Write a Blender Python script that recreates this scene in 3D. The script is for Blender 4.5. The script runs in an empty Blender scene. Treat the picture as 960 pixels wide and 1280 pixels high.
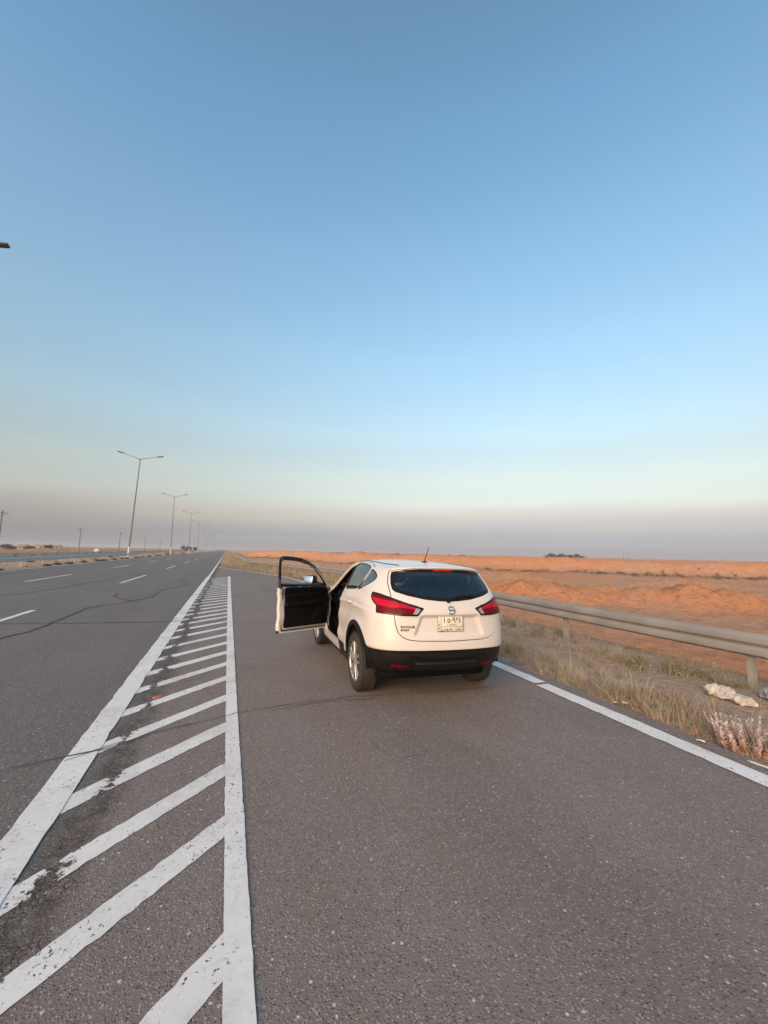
import bpy, bmesh, math, random
import numpy as np
from mathutils import Vector, Matrix

# ------------------------------------------------------------------ camera
S = bpy.context.scene
COL = S.collection
PI = math.pi
R = math.radians
CAM_H = 1.68
cam = bpy.data.cameras.new('camera')
cam_o = bpy.data.objects.new('camera', cam)
COL.objects.link(cam_o)
cam.sensor_fit = 'VERTICAL'
cam.sensor_height = 36.0
cam.lens = 36.0 * 515.0 / 1280.0
cam.clip_start = 0.05
cam.clip_end = 20000
_f = Vector((0.35082671, 0.93122148, 0.09872774)).normalized()
_u = Vector((-0.05439652, -0.08498526, 0.99489624))
_r = _f.cross(_u).normalized()
_u = _r.cross(_f).normalized()
cam_o.matrix_world = Matrix(((_r.x, _u.x, -_f.x, 0), (_r.y, _u.y, -_f.y, 0), (_r.z, _u.z, -_f.z, CAM_H), (0, 0, 0, 1)))
S.camera = cam_o

# ------------------------------------------------------------------ light, sky, exposure
SUN_AZ = R(227)          # clockwise from +Y: behind the camera, to its left
SUN_EL = R(20)
S.view_settings.view_transform = 'Standard'
S.view_settings.look = 'None'
S.view_settings.gamma = 1.0
S.view_settings.exposure = 1.163
S.view_settings.use_curve_mapping = False
S.render.engine = 'CYCLES'
S.cycles.max_bounces = 8
S.cycles.transparent_max_bounces = 16

sl = bpy.data.lights.new('sun', 'SUN')
sl.energy = 1.6
sl.angle = R(44)
sl.color = (1.0, 0.60, 0.345)
so = bpy.data.objects.new('sun', sl)
COL.objects.link(so)
sd = Vector((math.sin(SUN_AZ) * math.cos(SUN_EL), math.cos(SUN_AZ) * math.cos(SUN_EL), math.sin(SUN_EL)))
so.rotation_euler = sd.to_track_quat('Z', 'Y').to_euler()
so.location = sd * 60

W = bpy.data.worlds.new('World')
S.world = W
W.use_nodes = True
SKY_STRENGTH = 0.14


def build_world():
    nt = W.node_tree
    nt.nodes.clear()
    N = lambda t: nt.nodes.new(t)
    out = N('ShaderNodeOutputWorld')
    bg = N('ShaderNodeBackground')
    sky = N('ShaderNodeTexSky')
    sky.sky_type = 'NISHITA'
    sky.sun_disc = False
    sky.sun_elevation = SUN_EL
    sky.sun_rotation = SUN_AZ
    sky.air_density = 1.0
    sky.dust_density = 1.0
    sky.ozone_density = 1.0
    tc = N('ShaderNodeTexCoord')
    sep = N('ShaderNodeSeparateXYZ')
    nt.links.new(tc.outputs['Generated'], sep.inputs[0])
    ramp = N('ShaderNodeValToRGB')
    cr = ramp.color_ramp
    stops = SKY_TINT
    while len(cr.elements) < len(stops):
        cr.elements.new(0.5)
    for e, (p, c) in zip(cr.elements, stops):
        e.position = p
        e.color = (*c, 1)
    # dust layers are a little uneven: warp the elevation with a stretched noise
    mp = N('ShaderNodeMapping')
    mp.inputs['Scale'].default_value = (1.5, 1.5, 14)
    nt.links.new(tc.outputs['Generated'], mp.inputs[0])
    nz = N('ShaderNodeTexNoise')
    nz.inputs['Scale'].default_value = 1.6
    nz.inputs['Detail'].default_value = 3
    nt.links.new(mp.outputs[0], nz.inputs['Vector'])
    ma = N('ShaderNodeMath'); ma.operation = 'MULTIPLY_ADD'
    nt.links.new(nz.outputs['Fac'], ma.inputs[0])
    ma.inputs[1].default_value = 0.035
    ma.inputs[2].default_value = -0.0175
    ad = N('ShaderNodeMath'); ad.operation = 'ADD'
    nt.links.new(sep.outputs['Z'], ad.inputs[0]); nt.links.new(ma.outputs[0], ad.inputs[1])
    nt.links.new(ad.outputs[0], ramp.inputs[0])
    mx = N('ShaderNodeMix'); mx.data_type = 'RGBA'; mx.blend_type = 'MULTIPLY'
    mx.inputs['Factor'].default_value = 1.0
    mx.clamp_result = False
    nt.links.new(sky.outputs[0], mx.inputs[6])
    nt.links.new(ramp.outputs[0], mx.inputs[7])
    nt.links.new(mx.outputs[2], bg.inputs[0])
    bg.inputs[1].default_value = SKY_STRENGTH
    nt.links.new(bg.outputs[0], out.inputs[0])


SKY_TINT = [(0.012, (0.268, 0.290, 0.470)), (0.0368, (0.236, 0.230, 0.330)), (0.0600, (0.306, 0.258, 0.298)),
            (0.0891, (0.422, 0.322, 0.302)), (0.1219, (0.548, 0.436, 0.368)), (0.1755, (0.670, 0.536, 0.416)),
            (0.2225, (0.699, 0.595, 0.471)), (0.2866, (0.791, 0.722, 0.589)), (0.4370, (0.866, 0.913, 0.786)),
            (0.6089, (0.882, 1.000, 0.922)), (0.7506, (0.777, 0.983, 0.952)), (0.8349, (0.705, 0.897, 0.833))]
build_world()

# ------------------------------------------------------------------ helpers
rng = np.random.default_rng(7)
random.seed(7)


def hash2(i, j, k=0):
    n = (i * 374761393 + j * 668265263 + k * 1274126177) & 0xFFFFFFFF
    n = ((n ^ (n >> 13)) * 1274126177) & 0xFFFFFFFF
    return ((n ^ (n >> 16)) & 0xFFFFFF) / float(0xFFFFFF)


def vnoise(x, y, k=0):
    x = np.asarray(x, float); y = np.asarray(y, float)
    i = np.floor(x).astype(np.int64); j = np.floor(y).astype(np.int64)
    u = x - i; v = y - j
    u = u * u * (3 - 2 * u); v = v * v * (3 - 2 * v)
    a = hash2(i, j, k); b = hash2(i + 1, j, k); c = hash2(i, j + 1, k); d = hash2(i + 1, j + 1, k)
    return (a * (1 - u) + b * u) * (1 - v) + (c * (1 - u) + d * u) * v


def fbm(x, y, octv=4, k=0):
    t = 0; a = 0.5; s = 0
    for o in range(octv):
        t = t + a * (vnoise(np.asarray(x) * 2 ** o, np.asarray(y) * 2 ** o, k + o) - 0.5)
        s += a; a *= 0.5
    return t / s * 1.0


def sstep(a, b, x):
    t = np.clip((np.asarray(x, float) - a) / (b - a), 0, 1)
    return t * t * (3 - 2 * t)


def setp(o, label=None, cat=None, group=None, kind=None):
    if label: o['label'] = label
    if cat: o['category'] = cat
    if group: o['group'] = group
    if kind: o['kind'] = kind
    return o


def link(name, me, parent=None, mat=None):
    o = bpy.data.objects.new(name, me)
    COL.objects.link(o)
    if parent is not None:
        o.parent = parent
    if mat is not None and me is not None:
        me.materials.append(mat)
    return o


def empty(name, loc=(0, 0, 0), rz=0.0, label=None, cat=None, group=None):
    o = bpy.data.objects.new(name, None)
    COL.objects.link(o)
    o.location = loc
    o.rotation_euler = (0, 0, rz)
    o.empty_display_size = 0.1
    return setp(o, label, cat, group)


def np_mesh(name, V, F, mat=None, parent=None, smooth=True, normals=None, attr=None):
    """V (n,3); F list of faces or (m,3)/(m,4) array."""
    me = bpy.data.meshes.new(name)
    V = np.asarray(V, np.float32)
    if isinstance(F, np.ndarray) and F.ndim == 2:
        m, k = F.shape
        me.vertices.add(len(V)); me.vertices.foreach_set('co', V.ravel())
        me.loops.add(m * k); me.loops.foreach_set('vertex_index', F.astype(np.int32).ravel())
        me.polygons.add(m)
        me.polygons.foreach_set('loop_start', np.arange(0, m * k, k, dtype=np.int32))
        me.update(calc_edges=True)
        me.validate()
    else:
        me.from_pydata([tuple(map(float, v)) for v in V], [], [list(map(int, f)) for f in F])
        me.update()
    me.polygons.foreach_set('use_smooth', np.full(len(me.polygons), smooth, dtype=bool))
    if attr is not None:
        for nm, arr in attr.items():
            a = me.attributes.new(nm, 'FLOAT_COLOR', 'POINT')
            a.data.foreach_set('color', np.asarray(arr, np.float32).ravel())
    if normals is not None and len(normals) == len(me.vertices):
        me.normals_split_custom_set_from_vertices([tuple(map(float, n)) for n in normals])
    return link(name, me, parent, mat)


def dup_tree(o, parent=None):
    c = o.copy()
    COL.objects.link(c)
    if parent is not None:
        c.parent = parent
    for ch in list(o.children):
        dup_tree(ch, c)
    return c


class MB:
    """collects simple shapes into one bmesh"""

    def __init__(self):
        self.bm = bmesh.new()

    def box(self, c, s, rz=0, rx=0, ry=0, bevel=0.0, seg=2):
        r = bmesh.ops.create_cube(self.bm, size=1.0)
        vs = r['verts']
        bmesh.ops.scale(self.bm, vec=s, verts=vs)
        if bevel > 0:
            es = list({e for v in vs for e in v.link_edges})
            rb = bmesh.ops.bevel(self.bm, geom=es + list(vs), offset=bevel, segments=seg, profile=0.5, affect='EDGES')
            vs = list({v for f in rb['faces'] for v in f.verts} | {v for v in vs if v.is_valid})
        m = Matrix.Translation(c) @ Matrix.Rotation(rz, 4, 'Z') @ Matrix.Rotation(ry, 4, 'Y') @ Matrix.Rotation(rx, 4, 'X')
        bmesh.ops.transform(self.bm, matrix=m, verts=[v for v in vs if v.is_valid])
        return self

    def tube(self, pts, rad, n=8, cap=True):
        pts = [Vector(p) for p in pts]
        if not hasattr(rad, '__len__'):
            rad = [rad] * len(pts)
        rings = []
        up = Vector((0, 0, 1))
        prev = None
        for i, p in enumerate(pts):
            t = (pts[min(i + 1, len(pts) - 1)] - pts[max(i - 1, 0)]).normalized()
            if prev is None:
                a = t.cross(up if abs(t.dot(up)) < 0.95 else Vector((1, 0, 0))).normalized()
            else:
                a = (prev - t * prev.dot(t)).normalized()
            prev = a
            b = t.cross(a)
            rings.append([self.bm.verts.new(p + (a * math.cos(2 * PI * k / n) + b * math.sin(2 * PI * k / n)) * rad[i]) for k in range(n)])
        for r0, r1 in zip(rings, rings[1:]):
            for k in range(n):
                self.bm.faces.new((r0[k], r0[(k + 1) % n], r1[(k + 1) % n], r1[k]))
        if cap:
            self.bm.faces.new(rings[0][::-1]); self.bm.faces.new(rings[-1])
        return self

    def lathe_x(self, prof, n=48, c=(0, 0, 0)):
        """prof: list of (radius, x); axis along x"""
        rings = []
        for (r, x) in prof:
            rings.append([self.bm.verts.new((c[0] + x, c[1] + r * math.cos(2 * PI * k / n), c[2] + r * math.sin(2 * PI * k / n))) for k in range(n)])
        for r0, r1 in zip(rings, rings[1:]):
            for k in range(n):
                self.bm.faces.new((r0[k], r0[(k + 1) % n], r1[(k + 1) % n], r1[k]))
        return self

    def poly(self, pts):
        self.bm.faces.new([self.bm.verts.new(p) for p in pts])
        return self

    def build(self, name, mat, parent=None, smooth=True, angle=35):
        bmesh.ops.recalc_face_normals(self.bm, faces=self.bm.faces)
        me = bpy.data.meshes.new(name)
        self.bm.to_mesh(me)
        self.bm.free()
        if smooth:
            me.shade_smooth()
            me.set_sharp_from_angle(angle=R(angle))
        return link(name, me, parent, mat)


# ------------------------------------------------------------------ materials
class NT:
    def __init__(self, name):
        self.m = bpy.data.materials.new(name)
        self.m.use_nodes = True
        self.t = self.m.node_tree
        self.b = self.t.nodes['Principled BSDF']
        self.out = self.t.nodes['Material Output']
        self._co = None

    def n(self, typ, **kw):
        nd = self.t.nodes.new(typ)
        for k, v in kw.items():
            setattr(nd, k, v)
        return nd

    def l(self, a, b):
        self.t.links.new(a, b)

    def co(self):
        if self._co is None:
            self._co = self.n('ShaderNodeTexCoord').outputs['Object']
        return self._co

    def noise(self, scale, detail=3, rough=0.5, vec=None, stretch=None):
        v = vec or self.co()
        if stretch:
            mp = self.n('ShaderNodeMapping'); mp.inputs['Scale'].default_value = stretch
            self.l(v, mp.inputs[0]); v = mp.outputs[0]
        nd = self.n('ShaderNodeTexNoise')
        nd.inputs['Scale'].default_value = scale
        nd.inputs['Detail'].default_value = detail
        nd.inputs['Roughness'].default_value = rough
        self.l(v, nd.inputs['Vector'])
        return nd.outputs['Fac']

    def voro(self, scale, feature='F1', out='Distance', vec=None):
        nd = self.n('ShaderNodeTexVoronoi', feature=feature)
        nd.inputs['Scale'].default_value = scale
        self.l(vec or self.co(), nd.inputs['Vector'])
        return nd.outputs[out]

    def math(self, op, a, b=None, clamp=False):
        nd = self.n('ShaderNodeMath', operation=op, use_clamp=clamp)
        for i, x in enumerate((a, b)):
            if x is None: continue
            if isinstance(x, (int, float)): nd.inputs[i].default_value = x
            else: self.l(x, nd.inputs[i])
        return nd.outputs[0]

    def mapr(self, v, a, b, c=0.0, d=1.0):
        nd = self.n('ShaderNodeMapRange')
        nd.interpolation_type = 'SMOOTHSTEP'
        self.l(v, nd.inputs[0])
        for i, x in enumerate((a, b, c, d)): nd.inputs[i + 1].default_value = x
        return nd.outputs[0]

    def mix(self, f, a, b, blend='MIX'):
        nd = self.n('ShaderNodeMix', data_type='RGBA', blend_type=blend)
        for i, x in ((0, f), (6, a), (7, b)):
            if isinstance(x, (int, float)): nd.inputs[i].default_value = x
            elif isinstance(x, tuple): nd.inputs[i].default_value = (*x, 1) if len(x) == 3 else x
            else: self.l(x, nd.inputs[i])
        return nd.outputs[2]

    def ramp(self, v, stops):
        nd = self.n('ShaderNodeValToRGB')
        cr = nd.color_ramp
        while len(cr.elements) < len(stops): cr.elements.new(0.5)
        for e, (p, c) in zip(cr.elements, stops):
            e.position = p; e.color = (*c, 1)
        self.l(v, nd.inputs[0])
        return nd.outputs[0]

    def bump(self, h, strength=0.3, dist=0.01, normal=None):
        nd = self.n('ShaderNodeBump')
        nd.inputs['Strength'].default_value = strength
        nd.inputs['Distance'].default_value = dist
        self.l(h, nd.inputs['Height'])
        if normal is not None: self.l(normal, nd.inputs['Normal'])
        self.l(nd.outputs[0], self.b.inputs['Normal'])
        return nd.outputs[0]

    def base(self, c):
        if isinstance(c, tuple): self.b.inputs['Base Color'].default_value = (*c, 1)
        else: self.l(c, self.b.inputs['Base Color'])

    def set(self, **kw):
        for k, v in kw.items():
            k = {'rough': 'Roughness', 'metal': 'Metallic', 'coat': 'Coat Weight', 'coatr': 'Coat Roughness', 'spec': 'Specular IOR Level', 'trans': 'Transmission Weight', 'ior': 'IOR', 'alpha': 'Alpha'}.get(k, k)
            if isinstance(v, (int, float)): self.b.inputs[k].default_value = v
            else: self.l(v, self.b.inputs[k])
        return self


def simple(name, col, rough=0.5, metal=0.0, vary=0.12, scale=8.0, bump=0.0, bscale=60, **kw):
    t = NT(name)
    n = t.noise(scale, 4)
    dk = tuple(c * (1 - vary) for c in col); lt = tuple(min(1, c * (1 + vary)) for c in col)
    t.base(t.mix(n, dk, lt))
    t.set(rough=rough, metal=metal, **kw)
    if bump:
        t.bump(t.noise(bscale, 3), bump, 0.004)
    return t.m


def mat_asphalt():
    t = NT('asphalt')
    co = t.co()
    sep = t.n('ShaderNodeSeparateXYZ'); t.l(co, sep.inputs[0])
    X = sep.outputs['X']
    wob = t.math('MULTIPLY_ADD', t.noise(1.3, 3), 0.30); wob.node.inputs[2].default_value = -0.15
    xw = t.math('ADD', X, wob)
    bay = t.mapr(xw, -0.86, -0.70)                       # rougher, browner bay surface
    big = t.noise(0.35, 4, 0.6)
    mid = t.noise(2.2, 4, 0.6, stretch=(1, 0.35, 1))
    main_c = t.mix(big, (0.112, 0.099, 0.092), (0.190, 0.167, 0.152))
    bay_c = t.mix(big, (0.150, 0.116, 0.099), (0.255, 0.208, 0.180))
    bay_c = t.mix(t.mapr(mid, 0.35, 0.75), bay_c, (0.215, 0.184, 0.166))
    c = t.mix(bay, main_c, bay_c)
    # wheel-polished lanes, oil drips along the main road
    lane = t.noise(0.9, 2, 0.5, stretch=(1, 0.02, 1))
    c = t.mix(t.mapr(lane, 0.45, 0.7, 0, 0.35), c, (0.118, 0.104, 0.096))
    # aggregate
    ag = t.n('ShaderNodeTexVoronoi'); ag.inputs['Scale'].default_value = 92; t.l(co, ag.inputs['Vector'])
    sepc = t.n('ShaderNodeSeparateColor'); t.l(ag.outputs['Color'], sepc.inputs[0])
    stone = t.mapr(sepc.outputs[0], 0.45, 1.0)
    inst = t.mapr(ag.outputs['Distance'], 0.25, 0.55, 1, 0)
    sfac = t.math('MULTIPLY', stone, inst)
    c = t.mix(t.math('MULTIPLY', sfac, 0.8), c, (0.46, 0.40, 0.35))
    drk = t.math('MULTIPLY', t.mapr(sepc.outputs[1], 0.62, 1.0), inst)
    c = t.mix(t.math('MULTIPLY', drk, 0.85), c, (0.040, 0.034, 0.031))
    ag3 = t.n('ShaderNodeTexVoronoi'); ag3.inputs['Scale'].default_value = 50; t.l(co, ag3.inputs['Vector'])
    s3 = t.n('ShaderNodeSeparateColor'); t.l(ag3.outputs['Color'], s3.inputs[0])
    c = t.mix(t.math('MULTIPLY', t.math('MULTIPLY', t.mapr(s3.outputs[0], 0.55, 1.0), t.mapr(ag3.outputs['Distance'], 0.2, 0.5, 1, 0)), 0.62), c, (0.40, 0.335, 0.285))
    c = t.mix(t.math('MULTIPLY', t.math('MULTIPLY', t.mapr(s3.outputs[1], 0.6, 1.0), t.mapr(ag3.outputs['Distance'], 0.2, 0.5, 1, 0)), 0.6), c, (0.060, 0.050, 0.044))
    # dark oily blotches and pale dusty patches
    c = t.mix(t.mapr(t.noise(0.55, 5, 0.7, stretch=(1, 0.4, 1)), 0.56, 0.72, 0, 0.35), c, (0.085, 0.070, 0.062))
    c = t.mix(t.mapr(t.noise(1.7, 6, 0.75), 0.56, 0.74, 0, 0.30), c, (0.32, 0.275, 0.24))
    # larger pale stones, rare
    ag2 = t.n('ShaderNodeTexVoronoi'); ag2.inputs['Scale'].default_value = 30; t.l(co, ag2.inputs['Vector'])
    s2 = t.n('ShaderNodeSeparateColor'); t.l(ag2.outputs['Color'], s2.inputs[0])
    rare = t.math('MULTIPLY', t.mapr(s2.outputs[0], 0.93, 0.94), t.mapr(ag2.outputs['Distance'], 0.12, 0.28, 1, 0))
    c = t.mix(t.math('MULTIPLY', rare, 0.85), c, (0.62, 0.57, 0.52))
    # chalky scuffs
    sc = t.math('MULTIPLY', t.mapr(t.noise(0.8, 2), 0.60, 0.70), t.mapr(t.noise(26, 4, 0.7), 0.55, 0.68))
    c = t.mix(t.math('MULTIPLY', sc, 0.5), c, (0.42, 0.38, 0.35))
    # crumbling longitudinal joint in the hatched strip
    jn = t.math('MULTIPLY_ADD', t.noise(0.9, 4, 0.6), 0.36)
    bend = t.math('MULTIPLY', t.math('MAXIMUM', t.math('SUBTRACT', 3.0, sep.outputs['Y']), 0.0), 0.10)
    jb = t.math('ABSOLUTE', t.math('ADD', t.math('ADD', X, t.math('ADD', bend, 0.72)), jn))
    jn.node.inputs[2].default_value = -0.18
    near = t.mapr(jb, 0.02, 0.20, 1, 0)
    crk = t.n('ShaderNodeTexVoronoi', feature='DISTANCE_TO_EDGE'); crk.inputs['Scale'].default_value = 24
    wv = t.n('ShaderNodeVectorMath', operation='ADD')
    nv = t.n('ShaderNodeTexNoise'); nv.inputs['Scale'].default_value = 7; t.l(co, nv.inputs['Vector'])
    vs_ = t.n('ShaderNodeVectorMath', operation='SCALE'); vs_.inputs['Scale'].default_value = 0.16; t.l(nv.outputs['Color'], vs_.inputs[0])
    t.l(co, wv.inputs[0]); t.l(vs_.outputs[0], wv.inputs[1]); t.l(wv.outputs[0], crk.inputs['Vector'])
    cr = t.math('MULTIPLY', t.mapr(crk.outputs['Distance'], 0.0, 0.11, 1, 0), t.math('MULTIPLY', near, t.mapr(t.noise(5, 4, 0.7), 0.42, 0.60)))
    c = t.mix(t.math('MULTIPLY', cr, 0.85), c, (0.022, 0.018, 0.015))
    c = t.mix(t.math('MULTIPLY', near, t.mapr(t.noise(11, 5, 0.75), 0.36, 0.62, 0.15, 0.85)), c, (0.070, 0.054, 0.043))
    # fine hairline cracks everywhere, sparse
    hc = t.n('ShaderNodeTexVoronoi', feature='DISTANCE_TO_EDGE'); hc.inputs['Scale'].default_value = 0.42
    wv2 = t.n('ShaderNodeVectorMath', operation='ADD')
    nv2 = t.n('ShaderNodeTexNoise'); nv2.inputs['Scale'].default_value = 1.6; nv2.inputs['Detail'].default_value = 5; t.l(co, nv2.inputs['Vector'])
    t.l(co, wv2.inputs[0]); t.l(nv2.outputs['Color'], wv2.inputs[1]); t.l(wv2.outputs[0], hc.inputs['Vector'])
    hcf = t.math('MULTIPLY', t.mapr(hc.outputs['Distance'], 0.0, 0.010, 1, 0), t.mapr(t.noise(0.3, 2), 0.52, 0.62))
    c = t.mix(t.math('MULTIPLY', hcf, 0.5), c, (0.028, 0.026, 0.025))
    t.base(c)
    t.set(rough=0.82, spec=0.35)
    h = t.math('ADD', t.math('MULTIPLY', inst, 0.6), t.math('MULTIPLY', t.noise(230, 2), 0.6))
    h = t.math('SUBTRACT', h, t.math('MULTIPLY', cr, 2.5))
    t.bump(h, 0.65, 0.005)
    return t.m


def mat_paint(name, wear=0.5, joint=False):
    t = NT(name)
    co = t.co()
    n = t.noise(3.0, 5, 0.65)
    c = t.mix(n, (0.66, 0.635, 0.60), (0.82, 0.80, 0.77))
    c = t.mix(t.mapr(t.noise(19, 5, 0.7), 0.50, 0.72, 0, 0.5), c, (0.50, 0.46, 0.42))
    c = t.mix(t.mapr(t.noise(1.1, 5, 0.7), 0.46, 0.68, 0, 0.55), c, (0.48, 0.445, 0.405))
    chips = t.math('MULTIPLY', t.mapr(t.noise(34, 4, 0.7), 0.60, 0.66), t.mapr(t.noise(2.4, 3), 0.42, 0.62))
    pits = t.mapr(t.voro(23), 0.05, 0.11, 1, 0)
    pr = t.n('ShaderNodeTexVoronoi'); pr.inputs['Scale'].default_value = 23; t.l(co, pr.inputs['Vector'])
    sp = t.n('ShaderNodeSeparateColor'); t.l(pr.outputs['Color'], sp.inputs[0])
    pits = t.math('MULTIPLY', pits, t.mapr(sp.outputs[0], 0.90, 0.92))
    hole = t.math('MAXIMUM', t.math('MULTIPLY', chips, wear), pits)
    if joint:
        sx_ = t.n('ShaderNodeSeparateXYZ'); t.l(co, sx_.inputs[0])
        wb = t.math('MULTIPLY_ADD', t.noise(0.9, 4, 0.6), 0.36); wb.node.inputs[2].default_value = -0.18
        bend = t.math('MULTIPLY', t.math('MAXIMUM', t.math('SUBTRACT', 3.0, sx_.outputs['Y']), 0.0), 0.10)
        jd = t.math('ABSOLUTE', t.math('ADD', t.math('ADD', sx_.outputs['X'], t.math('ADD', bend, 0.72)), wb))
        jd = t.math('ADD', jd, t.math('MULTIPLY', t.noise(17, 5, 0.75), 0.26))
        jd = t.math('ADD', jd, t.math('MULTIPLY', t.noise(2.3, 2), 0.16))
        hole = t.math('MAXIMUM', hole, t.mapr(jd, 0.235, 0.262, 1, 0))
        edge = t.math('ADD', t.noise(60, 4, 0.7), t.math('MULTIPLY', t.noise(6, 3), 0.6))
        hole = t.math('MAXIMUM', hole, t.mapr(edge, 0.96, 1.02))
    c = t.mix(hole, c, (0.12, 0.10, 0.088))
    t.base(c)
    t.set(rough=0.7, spec=0.3)
    tp = t.n('ShaderNodeBsdfTransparent'); ms = t.n('ShaderNodeMixShader')      # worn through: the asphalt below shows
    t.l(hole, ms.inputs[0]); t.l(t.b.outputs[0], ms.inputs[1]); t.l(tp.outputs[0], ms.inputs[2]); t.l(ms.outputs[0], t.out.inputs[0])
    t.bump(t.math('ADD', t.math('MULTIPLY', t.noise(160, 2), 0.5), t.math('MULTIPLY', hole, -1.0)), 0.5, 0.003)
    return t.m


def mat_ground():
    t = NT('desert_soil')
    co = t.co()
    big = t.noise(0.05, 5, 0.6)
    mid = t.noise(0.6, 5, 0.65)
    fine = t.noise(9, 5, 0.7)
    orange = t.mix(mid, (0.55, 0.245, 0.120), (0.68, 0.36, 0.20))
    orange = t.mix(t.mapr(big, 0.40, 0.62), orange, t.mix(mid, (0.54, 0.29, 0.175), (0.68, 0.42, 0.28)))
    orange = t.mix(t.mapr(fine, 0.52, 0.75, 0, 0.6), orange, (0.46, 0.21, 0.105))
    clod = t.noise(2.6, 6, 0.75)
    orange = t.mix(t.mapr(clod, 0.50, 0.66, 0, 0.65), orange, (0.36, 0.155, 0.075))
    orange = t.mix(t.mapr(t.noise(0.9, 6, 0.7, stretch=(1, 1, 3)), 0.54, 0.68, 0, 0.55), orange, (0.66, 0.40, 0.25))
    zat = t.n('ShaderNodeAttribute', attribute_name='zone')
    zsp = t.n('ShaderNodeSeparateColor'); t.l(zat.outputs['Color'], zsp.inputs[0])
    fresh = t.mix(mid, (0.62, 0.245, 0.105), (0.76, 0.365, 0.175))
    fresh = t.mix(t.mapr(clod, 0.48, 0.64, 0, 0.75), fresh, (0.38, 0.14, 0.06))
    orange = t.mix(t.math('MULTIPLY', zsp.outputs[2], t.mapr(t.noise(0.35, 4, 0.6), 0.30, 0.55)), orange, fresh)
    verge = t.mix(fine, (0.40, 0.285, 0.215), (0.62, 0.47, 0.37))
    verge = t.mix(t.mapr(mid, 0.45, 0.7), verge, (0.52, 0.35, 0.25))
    dull = t.mix(mid, (0.26, 0.165, 0.092), (0.41, 0.26, 0.15))
    dull = t.mix(t.mapr(fine, 0.5, 0.7), dull, (0.16, 0.125, 0.065))
    at = t.n('ShaderNodeAttribute', attribute_name='zone')
    sp = t.n('ShaderNodeSeparateColor'); t.l(at.outputs['Color'], sp.inputs[0])
    c = t.mix(sp.outputs[0], orange, verge)
    c = t.mix(sp.outputs[1], c, dull)
    # pebbles and clods
    pb = t.n('ShaderNodeTexVoronoi'); pb.inputs['Scale'].default_value = 22; t.l(co, pb.inputs['Vector'])
    ps = t.n('ShaderNodeSeparateColor'); t.l(pb.outputs['Color'], ps.inputs[0])
    peb = t.math('MULTIPLY', t.mapr(ps.outputs[0], 0.8, 0.85), t.mapr(pb.outputs['Distance'], 0.2, 0.4, 1, 0))
    c = t.mix(t.math('MULTIPLY', peb, 0.6), c, t.mix(ps.outputs[1], (0.16, 0.10, 0.07), (0.62, 0.47, 0.37)))
    t.base(c)
    t.set(rough=0.95, spec=0.1)
    h = t.math('ADD', t.math('MULTIPLY', fine, 0.06), t.math('MULTIPLY', mid, 0.35))
    h = t.math('ADD', t.math('ADD', h, t.math('MULTIPLY', clod, 0.35)), t.math('MULTIPLY', peb, 0.02))
    t.bump(h, 1.0, 0.9)
    return t.m


def mat_leaf(name, rough=0.8):
    t = NT(name)
    at = t.n('ShaderNodeAttribute', attribute_name='tint')
    t.base(at.outputs['Color'])
    t.set(rough=rough, spec=0.15)
    # thin leaves let some light through
    tr = t.n('ShaderNodeBsdfTranslucent')
    t.l(at.outputs['Color'], tr.inputs[0])
    mx = t.n('ShaderNodeMixShader'); mx.inputs[0].default_value = 0.25
    t.l(t.b.outputs[0], mx.inputs[1]); t.l(tr.outputs[0], mx.inputs[2]); t.l(mx.outputs[0], t.out.inputs[0])
    return t.m


M = {}
M['asphalt'] = mat_asphalt()
M['paint'] = mat_paint('road_paint', 0.8)
M['worn_paint'] = mat_paint('worn_road_paint', 1.0, True)
M['soil'] = mat_ground()
M['leaf'] = mat_leaf('dry_leaf')
M['tar'] = simple('tar_crack', (0.085, 0.075, 0.069), 0.75, bump=0.4, bscale=90)
M['galv'] = simple('galvanised_steel', (0.285, 0.275, 0.26), 0.6, 0.25, 0.35, 2.0, 0.1, 25)
M['rail_grey'] = simple('weathered_rail', (0.50, 0.50, 0.475), 0.65, 0.0, 0.15, 2.0)
M['post'] = simple('post_steel', (0.32, 0.305, 0.27), 0.6, 0.25, 0.15, 6.0)
M['pole'] = simple('lamp_pole', (0.17, 0.155, 0.15), 0.7, 0.0, 0.1, 1.0)
M['pole_white'] = simple('pole_white_band', (0.62, 0.58, 0.52), 0.6, 0.0, 0.1, 3.0)
M['wood'] = simple('weathered_wood', (0.16, 0.13, 0.11), 0.85, 0, 0.25, 5.0)
M['dark'] = simple('dark_fitting', (0.05, 0.05, 0.05), 0.5)
M['mud'] = simple('mud_wall', (0.42, 0.31, 0.20), 0.9, 0, 0.2, 0.8)
M['bark'] = simple('tree_bark', (0.09, 0.07, 0.05), 0.9, 0, 0.3, 5)

# ------------------------------------------------------------------ ground, roads
ROAD_L = -13.75


def edge_x(y):
    """right edge of the asphalt: bay beside the car, tapering back to the carriageway"""
    y = np.asarray(y, float)
    xs = np.interp(y, [-80, 20, 23, 26, 28.4, 31, 33.6, 38, 42.5, 46, 4000], [4.27, 4.27, 4.26, 4.02, 3.58, 3.0, 2.30, 0.85, -0.42, -0.62, -0.62])
    return xs


def rail_x(y):
    return np.interp(np.asarray(y, float), [-40, 16, 20, 24.7, 30, 35.6, 39, 43.1, 50, 70, 400], [6.55, 6.55, 6.4, 5.85, 4.9, 3.87, 3.0, 2.25, 1.9, 1.9, 1.9])


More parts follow.
